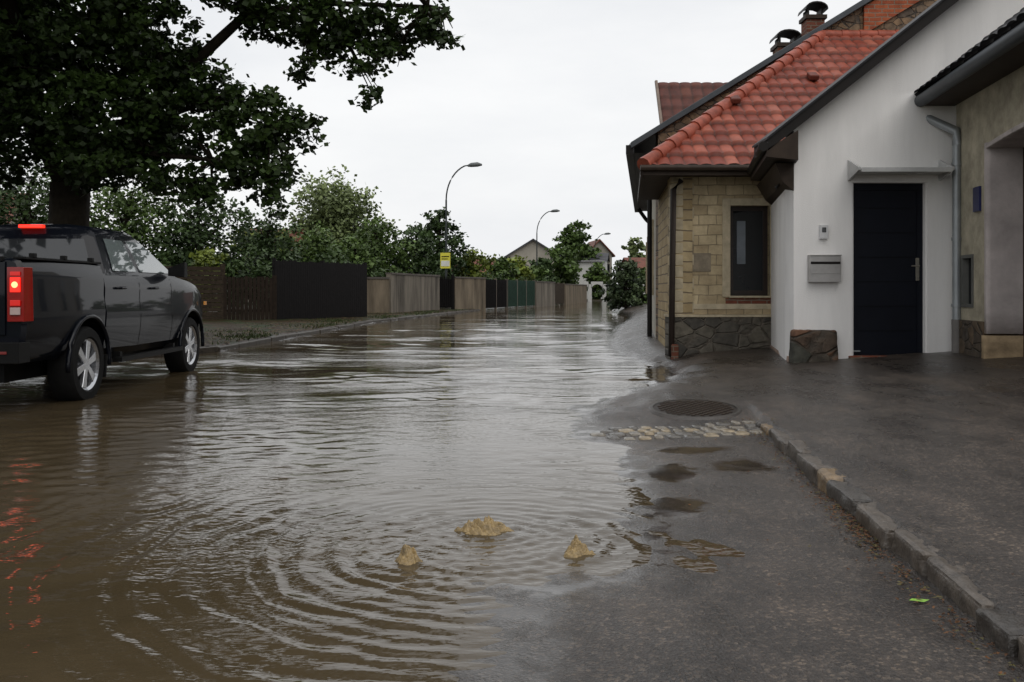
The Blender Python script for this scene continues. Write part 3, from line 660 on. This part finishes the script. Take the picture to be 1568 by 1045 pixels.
for s_ in (1,-1):
    w.hexa([(s_*a,b_,c+.08) for a,b_,c in ((.88,3.62,1.24),(1.10,3.58,1.22),(1.10,3.72,1.22),(.88,3.70,1.24),(.88,3.62,1.34),(1.10,3.60,1.42),(1.10,3.70,1.40),(.88,3.70,1.32))],0)
    for yy in (1.95,2.95): w.tube([(s_*.905,yy,1.16),(s_*.94,yy+.03,1.165),(s_*.94,yy+.17,1.165),(s_*.905,yy+.20,1.16)],.016,6,1)
    w.hexa([(s_*a,b_,c) for a,b_,c in ((.80,1.60,.22),(.93,1.60,.22),(.93,1.62,.22),(.80,1.62,.22),(.80,1.64,.46),(.93,1.64,.46),(.93,1.66,.46),(.80,1.66,.46))],0)
    for yy in (.15,.75,1.35): w.box(*(sorted((s_*.84,s_*.89))),yy,yy+.06,1.43,1.47,0)
    w.box(*(sorted((s_*.77,s_*.88))),.02,1.61,1.41,1.434,0)
w.build("mirrors_handles",[m_trim,m_paint],pk,bevel=.012)
w=MB()
for yy in (1.23,4.45):
    for s_ in (1,-1):
        pts=[(s_*.92,yy+.475*math.cos(a),.40+.475*math.sin(a)) for a in np.linspace(-.12,math.pi+.12,24)]
        w.tube(pts,.026,8,0)
w.build("arch_flares",[m_paint],pk,smooth=True)
w=MB()
w.box(-.72,.72,-.02,.01,.74,1.39,0); w.box(-.60,.60,-.032,-.02,1.02,1.10,1); w.box(-.16,.16,-.045,-.032,1.21,1.28,1); w.box(-.70,.70,-.03,.02,1.39,1.435,1)
w.build("tailgate",[m_paint,m_trim],pk,bevel=.015)
w=MB(); w.box(-.90,.90,-.14,.06,.50,.68,0); w.box(-.35,.35,-.18,-.1,.56,.69,0); w.box(-.26,.26,-.15,-.142,.58,.66,1)
for s_ in (1,-1): w.box(*(sorted((s_*.70,s_*.80))),-.148,-.141,.58,.605,2)
w.build("rear_bumper",[m_trim,mat("number_plate_white",(.5,.5,.5),.4),mat("reflector",(.15,.01,.008),.3)],pk,bevel=.02)
w=MB()
for s_ in (1,-1):
    x0,x1=.745,.885
    z0_,z1_=.86,1.34
    w.hexa([(s_*x0,-.03,z0_),(s_*x1,-.02,z0_),(s_*(x1+.028),.10,z0_),(s_*x0,.05,z0_),(s_*x0,-.035,z1_),(s_*x1,-.025,z1_),(s_*(x1+.018),.10,z1_),(s_*x0,.05,z1_)],0)
    for z0_,z1_,mi in ((1.12,1.25,1),(1.265,1.30,3),(.92,.985,2),(1.0,1.05,3)):
        w.box(*(sorted((s_*.775,s_*.862))),-.045,-.030,z0_,z1_,mi)
    w.tube([(s_*.818,-.052,1.185),(s_*.818,-.044,1.185)],.028,14,4)
w.build("tail_lights",[mat("red_lens",(.22,.006,.005),.12,.1,5,coat=.6),emis("brake_lit",(1,.02,.008),1.5,(.4,.01,.01)),mat("reverse_lens",(.42,.32,.30),.15,.1,5,coat=.6),emis("tail_ring",(1,.02,.01),.35,(.3,.01,.01)),emis("brake_bulb",(1,.25,.10),4.,(.6,.1,.05))],pk,bevel=.008)
w=MB(); w.box(-.13,.13,1.89,1.96,1.815,1.85,0); w.build("high_brake_light",[emis("brake_hi",(1,.03,.012),1.6,(.4,.01,.01))],pk,bevel=.006)
w=MB(); 
for s_ in (1,-1): w.box(*(sorted((s_*.915,s_*.935))),4.98,5.06,.93,.98,0)
w.build("side_marker",[mat("amber",(.8,.35,.08),.2)],pk)
def wheel(y,s_):
    w=MB(); x0=.66;xo=.915; prof=[(x0,.25),(x0,.36),(x0+.03,.385),(xo-.03,.385),(xo,.36),(xo+.004,.28),(xo-.01,.262)]
    n=40
    for px,pr in prof:
        for k in range(n):
            a=6.2832*k/n; w.v.append((s_*px,y+pr*math.cos(a),.385+pr*math.sin(a)))
    for i in range(len(prof)-1):
        for k in range(n):
            a=i*n+k;b_=i*n+(k+1)%n; w.f.append((a,b_,b_+n,a+n)); w.m.append(0)
    w.build("tyre",[m_tyre],pk,smooth=True,split=40)
    w=MB(); 
    for px,pr,qx,qr in ((xo-.008,.262,xo-.03,.235),(xo-.03,.235,xo-.10,.225)):
        for k in range(n):
            a=6.2832*k/n;b_=6.2832*(k+1)/n
            w.face([(s_*px,y+pr*math.cos(a),.385+pr*math.sin(a)),(s_*px,y+pr*math.cos(b_),.385+pr*math.sin(b_)),(s_*qx,y+qr*math.cos(b_),.385+qr*math.sin(b_)),(s_*qx,y+qr*math.cos(a),.385+qr*math.sin(a))],0)
    w.tube([(s_*(xo-.12),y,.385),(s_*(xo-.095),y,.385)],.235,n,1)
    w.tube([(s_*(xo-.1),y,.385),(s_*(xo-.02),y,.385)],[.07,.055],20,0)
    for k in range(6):
        a=k*math.pi/3+.3
        ca,sa=math.cos(a),math.sin(a)
        def q(r,o,x): return (s_*x,y+r*ca-o*sa,.385+r*sa+o*ca)
        w.hexa([q(.04,-.03,xo-.06),q(.04,.03,xo-.06),q(.04,.03,xo-.02),q(.04,-.03,xo-.02),q(.24,-.045,xo-.07),q(.24,.045,xo-.07),q(.24,.045,xo-.022),q(.24,-.045,xo-.022)],0)
    w.build("rim",[m_rim,m_trim],pk,bevel=.006)
for yy in (1.23,4.45):
    for s_ in (1,-1): wheel(yy,s_)
w=MB(); w.box(-.6,.6,.2,5.0,.30,.5,0); w.build("underbody",[m_trim],pk)
pk.location=(-5.17,8.02,-.035); pk.rotation_euler=(0,0,math.radians(1.6))
# ------------------------------------------------------------------ foliage
def leaf_mesh(name,cl,mats,parent,leaf=.1,dens=260,sub=.3,shell=.5,ratio=.6):
    Ps=[];Sh=[]
    for c in cl:
        cx,cy,cz,rx,ry,rz=c
        vol=4.19*rx*ry*rz; n=int(dens*vol**.85)+30
        ns=max(3,int(n/26))
        d=RNG.normal(size=(ns,3)); d/=np.linalg.norm(d,axis=1)[:,None]
        rr=RNG.uniform(0,1,ns)**(1/3*shell+.08)
        sc=d*rr[:,None]*np.array([rx,ry,rz])
        idx=RNG.integers(0,ns,n)
        off=RNG.normal(size=(n,3))*sub*np.array([1,1,.6])*.5
        p=sc[idx]+off+np.array([cx,cy,cz])
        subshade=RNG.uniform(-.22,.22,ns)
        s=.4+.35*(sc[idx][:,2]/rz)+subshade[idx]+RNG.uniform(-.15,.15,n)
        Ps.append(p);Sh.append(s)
    P=np.concatenate(Ps);s=np.clip(np.concatenate(Sh),0,1); n=len(P)
    a=RNG.normal(size=(n,3)); a[:,2]*=.6; a/=np.linalg.norm(a,axis=1)[:,None]
    b=RNG.normal(size=(n,3)); b-= (a*b).sum(1)[:,None]*a; b/=np.linalg.norm(b,axis=1)[:,None]
    L_=leaf*RNG.uniform(.6,1.25,n)[:,None]
    V=np.stack([P+a*L_*.55,P+b*L_*ratio*.5+a*L_*.05,P-a*L_*.5,P-b*L_*ratio*.5+a*L_*.05],1).reshape(-1,3)
    F=np.arange(n*4).reshape(n,4)
    return np_mesh(name,V,F,mats,parent,attr={"shade":np.repeat(s,4)})
m_bark=mat("bark",(.022,.018,.013),.9,.4,8,bs=.8,bscale=25,spec=.1)
m_leafn=leafmat("maple_leaves",(.011,.021,.005),(.040,.072,.015))
bt=empty("maple_tree",(-7.1,14.6,0))
w=MB()
w.tube([(-7.15,14.6,-.1),(-7.12,14.6,.5),(-7.1,14.6,1.6),(-7.05,14.6,2.8)],[.46,.36,.31,.30],14)
limbs=[[(-7.05,14.6,2.7),(-6.3,14.4,3.4),(-5.3,14.2,4.3),(-4.1,14.0,5.3),(-2.9,14,5.5),(-1.3,14,5.45)],
[(-7.05,14.6,2.6),(-7.6,14.4,3.8),(-8.0,14.2,5.5),(-8.3,14,7.5)],
[(-7.05,14.6,2.8),(-6.8,14.6,4.5),(-6.4,14.3,6.5),(-6,14,9)],
[(-6.3,14.4,3.4),(-5.4,14.2,3.8),(-4.6,14,4.0),(-3.7,14,3.6)],
[(-7.6,14.4,3.8),(-9,14,5),(-10.5,14,5.6)],[(-6.3,14.4,3.4),(-5.6,14,3.2),(-4.6,14,3.1),(-3.8,14,2.85)],[(-4.1,14.0,5.3),(-3.8,14,6.2),(-3.6,14,6.8)],
[(-7.6,14.4,3.8),(-7,12.5,5.6),(-6.3,10.5,6.6),(-5.5,8.8,7.3)]]
LP=[]
for l in limbs:
    n=len(l); r0=.15 if l[0][0]<-6.9 else .07
    w.tube(l,[r0*(1-.85*i/(n-1)) for i in range(n)],8); LP+=[Vector(p) for p in l]
CL=[(-8.2,14,5,1.4,1.8,1.2),(-6.7,14,5.0,1.3,1.8,1.1),(-7.6,14,3.8,1.3,1.6,.7),(-6.2,14,3.7,1.0,1.5,.7),(-5.55,14,4.9,.75,1.2,.7),(-5.35,14,3.95,.6,1,.55),(-6.3,14,2.98,.8,1.2,.35),(-8.3,14,3.1,.9,1.2,.35),(-9.4,14,3.6,1,1.3,.9),
(-5.0,14,4.35,.5,.8,.45),(-4.5,14,4.15,.5,.7,.38),(-3.95,14,3.85,.5,.6,.36),(-3.4,14,3.55,.42,.5,.32),(-4.05,14,3.1,.5,.6,.4),(-3.75,14,2.75,.36,.45,.36),(-4.45,14,2.95,.38,.5,.3),(-4.95,14,3.5,.3,.5,.36),(-5.2,14,2.8,.5,.6,.35),(-3.6,14,2.4,.13,.2,.16),(-3.85,14,3.5,.55,.6,.3),(-4.7,14,2.65,.35,.5,.25),(-4.45,14,3.6,.3,.5,.2),(-5.6,14,3.3,.5,.8,.4),(-3.15,14,3.75,.2,.3,.2),(-3.5,14,3.1,.25,.3,.25),
(-4.1,13.5,5.5,.55,.8,.35),(-3.6,14,5.2,.5,.7,.38),(-3.05,14,5.15,.5,.7,.45),(-3.15,14,4.5,.28,.4,.22),(-2.4,14,5.2,.55,.7,.45),(-2.3,14,4.5,.28,.4,.35),(-2.15,14,4.1,.15,.3,.18),(-1.75,14,5.1,.5,.6,.42),(-1.2,14,5.25,.3,.5,.4),(-1.0,14,5.0,.14,.3,.15),(-2.8,14,4.8,.5,.5,.3),(-2.0,14,4.75,.35,.4,.25),
(-2,14,6.2,1.2,1.3,.5),(-4,14,6.6,1.6,1.6,.8),(-6.5,14,7.2,2,2,1.3),(-9,14,7,2,2.2,1.5),(-6,14,9.2,2.4,2.4,1.3),(-10.7,14,5,1.6,2,1.8),(-3.2,14,8,1.6,1.6,.9)]
CLO=[(-5.6,10,7.0,2,2,1.0),(-8.2,10,6.9,2,2,1.2),(-6.6,7.8,7.4,2.2,1.8,1.0),(-4.2,11.3,7.4,1.5,1.6,.8),(-9,7,7.6,2,2,1.2),(-12,11,6,2,2.6,2.2),(-11,7,5.5,1.6,2,2)]  # unseen crown clumps, added to shade the truck and darken the water's reflection
for c in CL+CLO:
    p=Vector(c[:3]); q=min(LP,key=lambda a:(a-p).length)
    for _ in range(3):
        e_=p+Vector((random.uniform(-1,1)*c[3],random.uniform(-1,1)*c[4],random.uniform(-1,1)*c[5]))*.75
        mid_=q.lerp(e_,.5)+Vector((random.uniform(-.1,.1),random.uniform(-.1,.1),random.uniform(0,.15)))
        w.tube([q,mid_,e_],[.035,.02,.006],5)
w.build("trunk_and_limbs",[m_bark],bt,smooth=True)
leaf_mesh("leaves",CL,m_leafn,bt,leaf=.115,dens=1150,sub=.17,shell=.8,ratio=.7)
leaf_mesh("added_shade_leaves",CLO,m_leafn,bt,leaf=.26,dens=190,sub=.3,shell=1.,ratio=.75)
G={ 'dark':leafmat("leaves_dark",(.014,.026,.008),(.05,.085,.024)),'mid':leafmat("leaves_mid",(.024,.042,.011),(.085,.135,.032)),
 'pale':leafmat("leaves_pale",(.06,.08,.032),(.20,.25,.10)),'yel':leafmat("leaves_yellowgreen",(.035,.05,.01),(.16,.20,.03)),'con':leafmat("leaves_conifer",(.014,.025,.011),(.06,.085,.036))}
def tree(name,x,y,h,r,g_='mid',z0=None,leaf=None,cone=False,dens=60,nl=20):
    z0=h*.2 if z0 is None else z0
    e=empty(name,(x,y,0)); w=MB(); w.tube([(x,y,-.3),(x+.05,y,h*.4),(x,y,h*.8)],[r*.09,r*.06,r*.02],8)
    cl=[]
    for i in range(nl):
        f_=(i+random.random())/nl; zc=z0+(h-z0)*(.08+.80*f_)
        rad=r*(math.sqrt(max(0.05,1-((f_-.4)/.68)**2)) if not cone else (1.05-f_*.9))
        a=i*2.4+random.uniform(-.4,.4); q=random.uniform(.25,.66)*rad
        cr=rad*random.uniform(.42,.58)
        cl.append((x+q*math.cos(a),y+q*math.sin(a)*.8,zc,cr,cr,cr*random.uniform(.6,.9)))
        w.tube([(x,y,max(.3,zc-.3*r)),(x+q*math.cos(a)*.9,y+q*math.sin(a)*.7,zc)],[r*.03,r*.01],5)
    w.build("trunk",[m_bark],e)
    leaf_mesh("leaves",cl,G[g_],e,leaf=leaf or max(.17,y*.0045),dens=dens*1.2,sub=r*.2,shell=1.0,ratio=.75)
tree("hedge_tree",-22,33,5.8,2.9,'mid',.5,dens=80); tree("hedge_tree",-18,34,6.0,3.0,'dark',.5,dens=80)
tree("hedge_tree",-14.8,35,5.7,2.5,'mid',.5,dens=80); tree("hedge_tree",-12.2,35.5,5.5,2.4,'dark',.5,dens=90)
tree("hedge_tree",-10.2,38,4.6,1.9,'dark',.4,dens=90); tree("shrub",-10.6,31.5,2.7,1.0,'yel',.4,dens=140)
tree("shrub",-9.6,44,4.4,2.1,'mid',.4,dens=80); tree("shrub",-12.5,46,4.8,2.2,'yel',.4,dens=80); tree("shrub",-7.9,46,4.0,1.6,'mid',.4,dens=90)
tree("walnut_tree",-13.2,68,9.9,4.3,'pale',1.5,dens=34,nl=26)
tree("shrub",-7.4,50,5.3,2.1,'mid',.3,dens=80,nl=22); tree("shrub",-5.6,52,4.9,1.9,'dark',.3,dens=80)
tree("cherry_tree",-4.8,60,6.9,2.0,'dark',.6,dens=70,nl=24); tree("shrub",-2.7,62,4.2,1.8,'yel',.2,dens=70); tree("shrub",-1.0,66,3.7,1.6,'mid',.2,dens=70)
tree("shrub",.2,71,3.9,1.7,'yel',.2,dens=60); tree("shrub",2.0,76,3.3,1.4,'mid',.2,dens=60)
tree("shrub",4.6,84,5.6,2.2,'mid',.2,dens=50,nl=20);tree("shrub",2.6,82,4.3,1.6,'dark',.2,dens=50); tree("ash_tree",7.4,110,9.7,3.1,'mid',2,dens=28,nl=22)
tree("birch_tree",14.6,108,8.0,1.8,'pale',1.5,dens=36,nl=16); tree("shrub",9.2,98,4.4,1.8,'mid',.2,dens=45)
tree("juniper_shrub",5.4,43.5,2.8,1.1,'con',.0,leaf=.17,dens=220,nl=26); tree("shrub",6.6,47,2.5,1.0,'mid',.1,dens=120)
hl=empty("distant_tree_line",(0,140,0)); cl=[]
for i in range(46):
    x=-75+i*3.4+random.uniform(-1,1); y=135+random.uniform(-12,14); r=random.uniform(2,3.6)
    if 8<x<20: r*=.7
    cl.append((x,y,r*.9,r,r,r*1.0))
leaf_mesh("leaves",cl,G['mid'],hl,leaf=.8,dens=10,sub=1.,shell=.9)
ug=empty("undergrowth",(-9,33,0)); cl=[]
for i in range(26):
    t=i/25; x=-24+t*17; y=31.5+t*3+random.uniform(0,1); cl.append((x,y,1.5+random.uniform(-.3,.6),1.0,.7,1.0))
for i in range(18):
    t=i/17; x=-4.9+t*9; y=42.5+t*34; cl.append((x-1.2,y+1,1.3+random.uniform(-.2,.5),.9,.8,.7))
leaf_mesh("leaves",cl,G['dark'],ug,leaf=.19,dens=120,sub=.35,shell=.9)
# ------------------------------------------------------------------ fences left
def fence(name,p0,p1,h,mats,style='v',z=.12,gap=.02):
    w=MB(); d_=Vector((p1[0]-p0[0],p1[1]-p0[1])); Ln=d_.length; d_.normalize()
    P=lambda s:(p0[0]+d_.x*s,p0[1]+d_.y*s)
    if style=='v':
        s=0
        while s<Ln:
            e_=min(s+.11,Ln); w.seg(P(s),P(e_),.025,z,z+h+random.uniform(-.03,.03),0); s+=.11+gap
        for zz in (.3,h-.3): w.seg(P(0),P(Ln),.05,z+zz,z+zz+.08,0,off=.045)
    elif style=='h':
        zz=.05
        while zz<h-.05:
            w.seg(P(0),P(Ln),.03,z+zz,z+zz+.125,0,off=random.uniform(-.006,.006)); zz+=.14
    elif style=='wall':
        w.seg(P(0),P(Ln),.22,-.2,z+h-.08,0); w.seg(P(0),P(Ln),.30,z+h-.08,z+h,1)
    elif style=='bars':
        s=0
        while s<Ln: w.seg(P(s),P(min(s+.03,Ln)),.03,z,z+h,0); s+=.11
        for zz in (.15,h*.5,h-.15): w.seg(P(0),P(Ln),.04,z+zz,z+zz+.05,0,off=.04)
        w.seg(P(0),P(Ln),.02,z+.1,z+h*.9,0,off=.07)
    if style in('v','h','bars'):
        s=0
        while s<=Ln+.01: w.seg(P(max(0,s-.06)),P(min(Ln+.06,s+.06)),.12,-.1,z+h+.06,min(1,len(mats)-1),off=.05); s+=max(Ln/ max(1,round(Ln/2.2)),.5)
    w.build(name,mats)
m_wood=mat("weathered_wood",(.035,.026,.018),.75,.4,9,bs=.4,spec=.1); m_wood2=mat("brown_boards",(.020,.014,.010),.7,.4,9,bs=.4,spec=.1); m_black=mat("black_boards",(.007,.006,.006),.6,.4,9,spec=.1)
m_conc=mat("concrete_wall",(.12,.105,.085),.85,.6,2.2,bs=.4,streak=True); m_cap=mat("wall_cap",(.08,.07,.062),.8,.3,3)
m_conc2=mat("beige_wall",(.13,.105,.075),.85,.6,2.0,bs=.4,streak=True)
m_green=mat("green_gate",(.015,.04,.027),.5,.3,4)
fence("wooden_fence",(-22,24),(-12.2,26.5),1.9,[m_wood2],'h')
fence("wooden_fence",(-12.2,26.5),(-9.0,28.5),1.75,[m_wood],'h')
fence("board_fence",(-9.0,28.5),(-7.6,29.3),1.4,[m_wood2],'v')
fence("black_fence",(-7.6,29.3),(-5.4,33.8),1.95,[m_black],'v',gap=.006)
fence("beige_garden_wall",(-6.6,38.5),(-5.3,39.2),1.55,[m_conc2,m_cap],'wall')
fence("concrete_garden_wall",(-5.3,39.3),(-3.75,46.0),1.75,[m_conc,m_cap],'wall')
fence("black_gate",(-3.9,47.2),(-3.05,47.5),1.75,[m_black],'bars')
fence("concrete_garden_wall",(-3.05,47.6),(-1.55,50.5),1.7,[m_conc2,m_cap],'wall')
fence("dark_gate",(-1.5,50.6),(-.3,54.5),1.6,[m_black,m_conc],'bars')
fence("green_garden_gate",(-.25,54.6),(1.5,60),1.6,[m_green,m_conc],'bars')
fence("concrete_garden_wall",(1.5,60.1),(3.0,66),1.6,[m_conc,m_cap],'wall')
fence("brown_gate",(3.0,66.1),(4.0,70),1.5,[m_wood,m_conc],'v')
fence("concrete_garden_wall",(4.0,70.1),(6.6,82),1.5,[m_conc2,m_cap],'wall')
w=MB()
for i in range(9000):
    yy=random.uniform(15.5,46); k_=np.interp(yy,[14,16.5,31,51],[-6.4,-5.3,-4.7,-1.6]); xx=k_-.12-abs(random.gauss(0,1.5))
    if math.sin(xx*2.1+yy*.7)+math.sin(yy*1.3+xx)+random.uniform(-.9,.9)<.2: continue
    z=.1; h_=random.uniform(.02,.09); a=random.uniform(0,3.14); dx_,dy_=.02*math.cos(a),.02*math.sin(a)
    w.face([(xx-dx_,yy-dy_,z),(xx+dx_,yy+dy_,z),(xx+random.uniform(-.06,.06),yy+random.uniform(-.05,.05),z+h_)],0)
w.build("verge_grass",[mat("wet_grass",(.035,.05,.014),.6,.4,3)])
w=MB(); lp=WL[1:5][::-1]
for i in range(len(lp)-1):
    a=Vector(lp[i]);b_=Vector(lp[i+1]); n=max(1,int((b_-a).length/1.0))
    for k in range(n):
        p=a.lerp(b_,k/n);q=a.lerp(b_,(k+.985)/n); w.seg(p,q,.14,-.15,.08+random.uniform(-.012,.012),0,off=.05+random.uniform(-.02,.02))
w.build("kerb",[mat("kerb_left",(.05,.042,.033),.5,.4,8)],bevel=.015)
# ------------------------------------------------------------------ lamps & sign
m_pole=mat("green_grey_pole",(.035,.042,.04),.5,.2,4,metal=.2)
def lamp(x,y,h,arm):
    e=empty("street_lamp",(x,y,0)); w=MB()
    w.tube([(x,y,0),(x,y,1.2)],.09,10); w.tube([(x,y,1.2),(x,y,h*.76)],[.065,.05],10)
    pts=[];r=arm
    for a in np.linspace(0,1.25,10): pts.append((x+r*(1-math.cos(a)),y,h*.76+ (h*.235)*math.sin(a)/math.sin(1.25)))
    w.tube(pts,.04,8); px,py,pz=pts[-1]; w.tube([(px,py,pz),(px+.25,py,pz+.03)],.035,8)
    w.build("pole",[m_pole],e,smooth=True,split=50)
    w=MB(); w.tube([(px+.15,y,pz+.0),(px+.35,y,pz+.05),(px+.7,y,pz+.08),(px+.95,y,pz+.06)],[.05,.12,.13,.05],10); 
    w.build("head",[mat("lamp_head",(.09,.10,.10),.4)],e,smooth=True)
lamp(-3.6,50,7.95,2.0*.74); lamp(2.15,79,7.95,1.5); lamp(9.9,110,7.9,1.5)
ys_=empty("yellow_street_sign",(-3.62,49.8,0)); w=MB(); w.box(-3.9,-3.36,49.78,49.82,2.3,3.15,0); w.box(-3.86,-3.40,49.765,49.779,2.42,2.72,1); w.box(-3.84,-3.5,49.765,49.779,2.80,2.84,2); w.box(-3.84,-3.42,49.765,49.779,2.92,2.97,2)
w.build("panel",[mat("sign_yellow",(.6,.55,.05),.4),mat("sign_white",(.6,.6,.55),.4),m_black],ys_); w=MB(); w.tube([(-3.63,49.86,0),(-3.63,49.86,3.2)],.04,8); w.build("post",[m_pole],ys_)
# ------------------------------------------------------------------ distant houses
def house(name,cx,cy,wd,dp,hh,rh,rot,wm,rm,ridge='x'):
    e=empty(name,(cx,cy,0)); R=Matrix.Rotation(rot,4,'Z'); T=Matrix.Translation((cx,cy,0))@R
    def tf(p): return tuple(T@Vector(p))
    def hx(w,x0,x1,y0,y1,z0,z1,mi): w.hexa([tf(p) for p in ((x0,y0,z0),(x1,y0,z0),(x1,y1,z0),(x0,y1,z0),(x0,y0,z1),(x1,y0,z1),(x1,y1,z1),(x0,y1,z1))],mi)
    w=MB(); hx(w,-wd/2,wd/2,-dp/2,dp/2,-.3,hh,0)
    a,b_=wd/2,dp/2; o=.35
    if ridge=='x':
        for s_ in (-1,1): w.face([tf(p) for p in ((s_*a,-b_,hh),(s_*a,b_,hh),(s_*a,0,hh+rh))],0)
        w.face([tf(p) for p in ((-a-o,-b_-o,hh-.15),(a+o,-b_-o,hh-.15),(a+o,0,hh+rh+.06),(-a-o,0,hh+rh+.06))],1)
        w.face([tf(p) for p in ((-a-o,b_+o,hh-.15),(a+o,b_+o,hh-.15),(a+o,0,hh+rh+.06),(-a-o,0,hh+rh+.06))],1)
    else:
        for s_ in (-1,1): w.face([tf(p) for p in ((-a,s_*b_,hh),(a,s_*b_,hh),(0,s_*b_,hh+rh))],0)
        for s_ in (-1,1):
            w.hexa([tf(p) for p in ((s_*(a+o),-b_-o,hh-.3),(0,-b_-o,hh+rh-.05),(0,b_+o,hh+rh-.05),(s_*(a+o),b_+o,hh-.3),(s_*(a+o),-b_-o,hh-.12),(0,-b_-o,hh+rh+.14),(0,b_+o,hh+rh+.14),(s_*(a+o),b_+o,hh-.12))],1)
    w.build("walls_and_roof",[wm,rm],e)
    w=MB(); n=max(2,int(wd/2.6))
    for i in range(n):
        x=-wd/2+(i+.5)*wd/n; hx(w,x-.5,x+.5,-dp/2-.03,-dp/2+.1,1.0,2.3,0); hx(w,x-.58,x-.5,-dp/2-.05,-dp/2+.1,.95,2.35,1);hx(w,x+.5,x+.58,-dp/2-.05,-dp/2+.1,.95,2.35,1)
        if hh>4.6: hx(w,x-.5,x+.5,-dp/2-.03,-dp/2+.1,3.3,4.4,0)
    w.build("windows",[m_glass,m_white],e)
m_farwhite=mat("far_white_render",(.5,.5,.48),.8,.1,.6); m_farbeige=mat("far_beige",(.28,.26,.22),.8,.15,.6); m_greyroof=mat("grey_roof",(.05,.05,.055),.6,.3,1)
m_farred=mat("far_red_roof",(.13,.045,.028),.6,.3,1.5)
house("white_gabled_house",2.3,104,5.6,9,4.9,1.7,0,m_farbeige,m_greyroof,'y')
house("white_long_house",7.0,112,9,8,4.6,1.0,-.15,m_farwhite,m_greyroof,'x')
house("grey_barn",-.2,98,5,6,3.4,1.0,0,m_farbeige,mat("pale_roof",(.22,.22,.2),.6),'y')
house("red_roof_house",-17.2,66,3.5,6,3.9,1.6,.2,m_farbeige,m_farred,'x')
house("red_roof_house",-4.4,96,6,7,2.9,1.4,.1,m_farbeige,m_farred,'x')
house("red_roof_house",15.0,88,8,8,2.6,1.6,.1,m_farwhite,m_farred,'x')
house("brick_gabled_house",10.6,118,3.2,7,5.6,1.8,.1,m_farbeige,m_farred,'y')
house("red_roof_house",-25,40,6,8,3.4,2.0,.3,m_farbeige,m_farred,'x')
ag=empty("white_arched_gate",(8,88,0)); w=MB()
for x in (6.1,7.5,8.9): w.box(x-.18,x+.18,88,88.4,-.3,1.7,0)
for c in (6.8,8.2):
    for i in range(8):
        a0=math.pi*i/8;a1=math.pi*(i+1)/8;r=.56
        w.hexa([(c-r*math.cos(a0),88,1.2+.5*math.sin(a0)),(c-r*math.cos(a1),88,1.2+.5*math.sin(a1)),(c-r*math.cos(a1),88.4,1.2+.5*math.sin(a1)),(c-r*math.cos(a0),88.4,1.2+.5*math.sin(a0)),(c-r*math.cos(a0),88,1.95),(c-r*math.cos(a1),88,1.95),(c-r*math.cos(a1),88.4,1.95),(c-r*math.cos(a0),88.4,1.95)],0)
w.build("arches",[m_farwhite],ag)
# ------------------------------------------------------------------ world
W=bpy.data.worlds.new("World"); S.world=W; W.use_nodes=True; nt=W.node_tree; nt.nodes.clear()
out=nt.nodes.new("ShaderNodeOutputWorld"); sky=nt.nodes.new("ShaderNodeTexSky"); sky.sky_type='NISHITA'; sky.sun_disc=False
sky.sun_elevation=math.radians(48); sky.sun_rotation=math.radians(150); sky.dust_density=5; sky.air_density=1.5
b1=nt.nodes.new("ShaderNodeBackground"); b1.inputs[1].default_value=.1; L(nt,sky.outputs[0],b1.inputs[0])
tc=nt.nodes.new("ShaderNodeTexCoord"); sp=nt.nodes.new("ShaderNodeSeparateXYZ"); L(nt,tc.outputs["Generated"],sp.inputs[0])
mp=nt.nodes.new("ShaderNodeMapping"); mp.inputs["Scale"].default_value=(1,1,3.2); L(nt,tc.outputs["Generated"],mp.inputs[0])
cn=noise(nt,mp.outputs[0],2.2,6,.55)
cc=ramp(nt,cn,[(.3,(.82,.835,.865)),(.7,(1.0,1.0,1.0))])
lum=ramp(nt,sp.outputs[2],[(0,(.56,.56,.56)),(.3,(.52,.52,.52)),(.6,(.54,.54,.54)),(1,(.62,.62,.62))])
cc=mixc(nt,1.0,cc,lum,'MULTIPLY')
b2=nt.nodes.new("ShaderNodeBackground"); b2.inputs[1].default_value=2.0; L(nt,cc,b2.inputs[0])
mx=nt.nodes.new("ShaderNodeMixShader"); mx.inputs[0].default_value=.9; L(nt,b1.outputs[0],mx.inputs[1]); L(nt,b2.outputs[0],mx.inputs[2]); L(nt,mx.outputs[0],out.inputs[0])
sl_=bpy.data.lights.new("sun",'SUN'); sl_.energy=.8; sl_.angle=math.radians(50); sl_.color=(1,.97,.93)
so=bpy.data.objects.new("sun",sl_); COL.objects.link(so)
el,az=math.radians(48),math.radians(150)
dv=Vector((math.sin(az)*math.cos(el),math.cos(az)*math.cos(el),math.sin(el)))
so.rotation_euler=dv.to_track_quat('Z','Y').to_euler()
# ------------------------------------------------------------------ camera
cd=bpy.data.cameras.new("camera"); cam=bpy.data.objects.new("camera",cd); COL.objects.link(cam); S.camera=cam
cam.location=(0,0,1.1); cam.rotation_euler=(math.radians(90),0,0); cd.sensor_width=36; cd.lens=32.14; cd.shift_y=-.0494; cd.clip_end=3000; cd.clip_start=.05
S.view_settings.view_transform='Standard'; S.view_settings.look='None'; S.view_settings.exposure=0
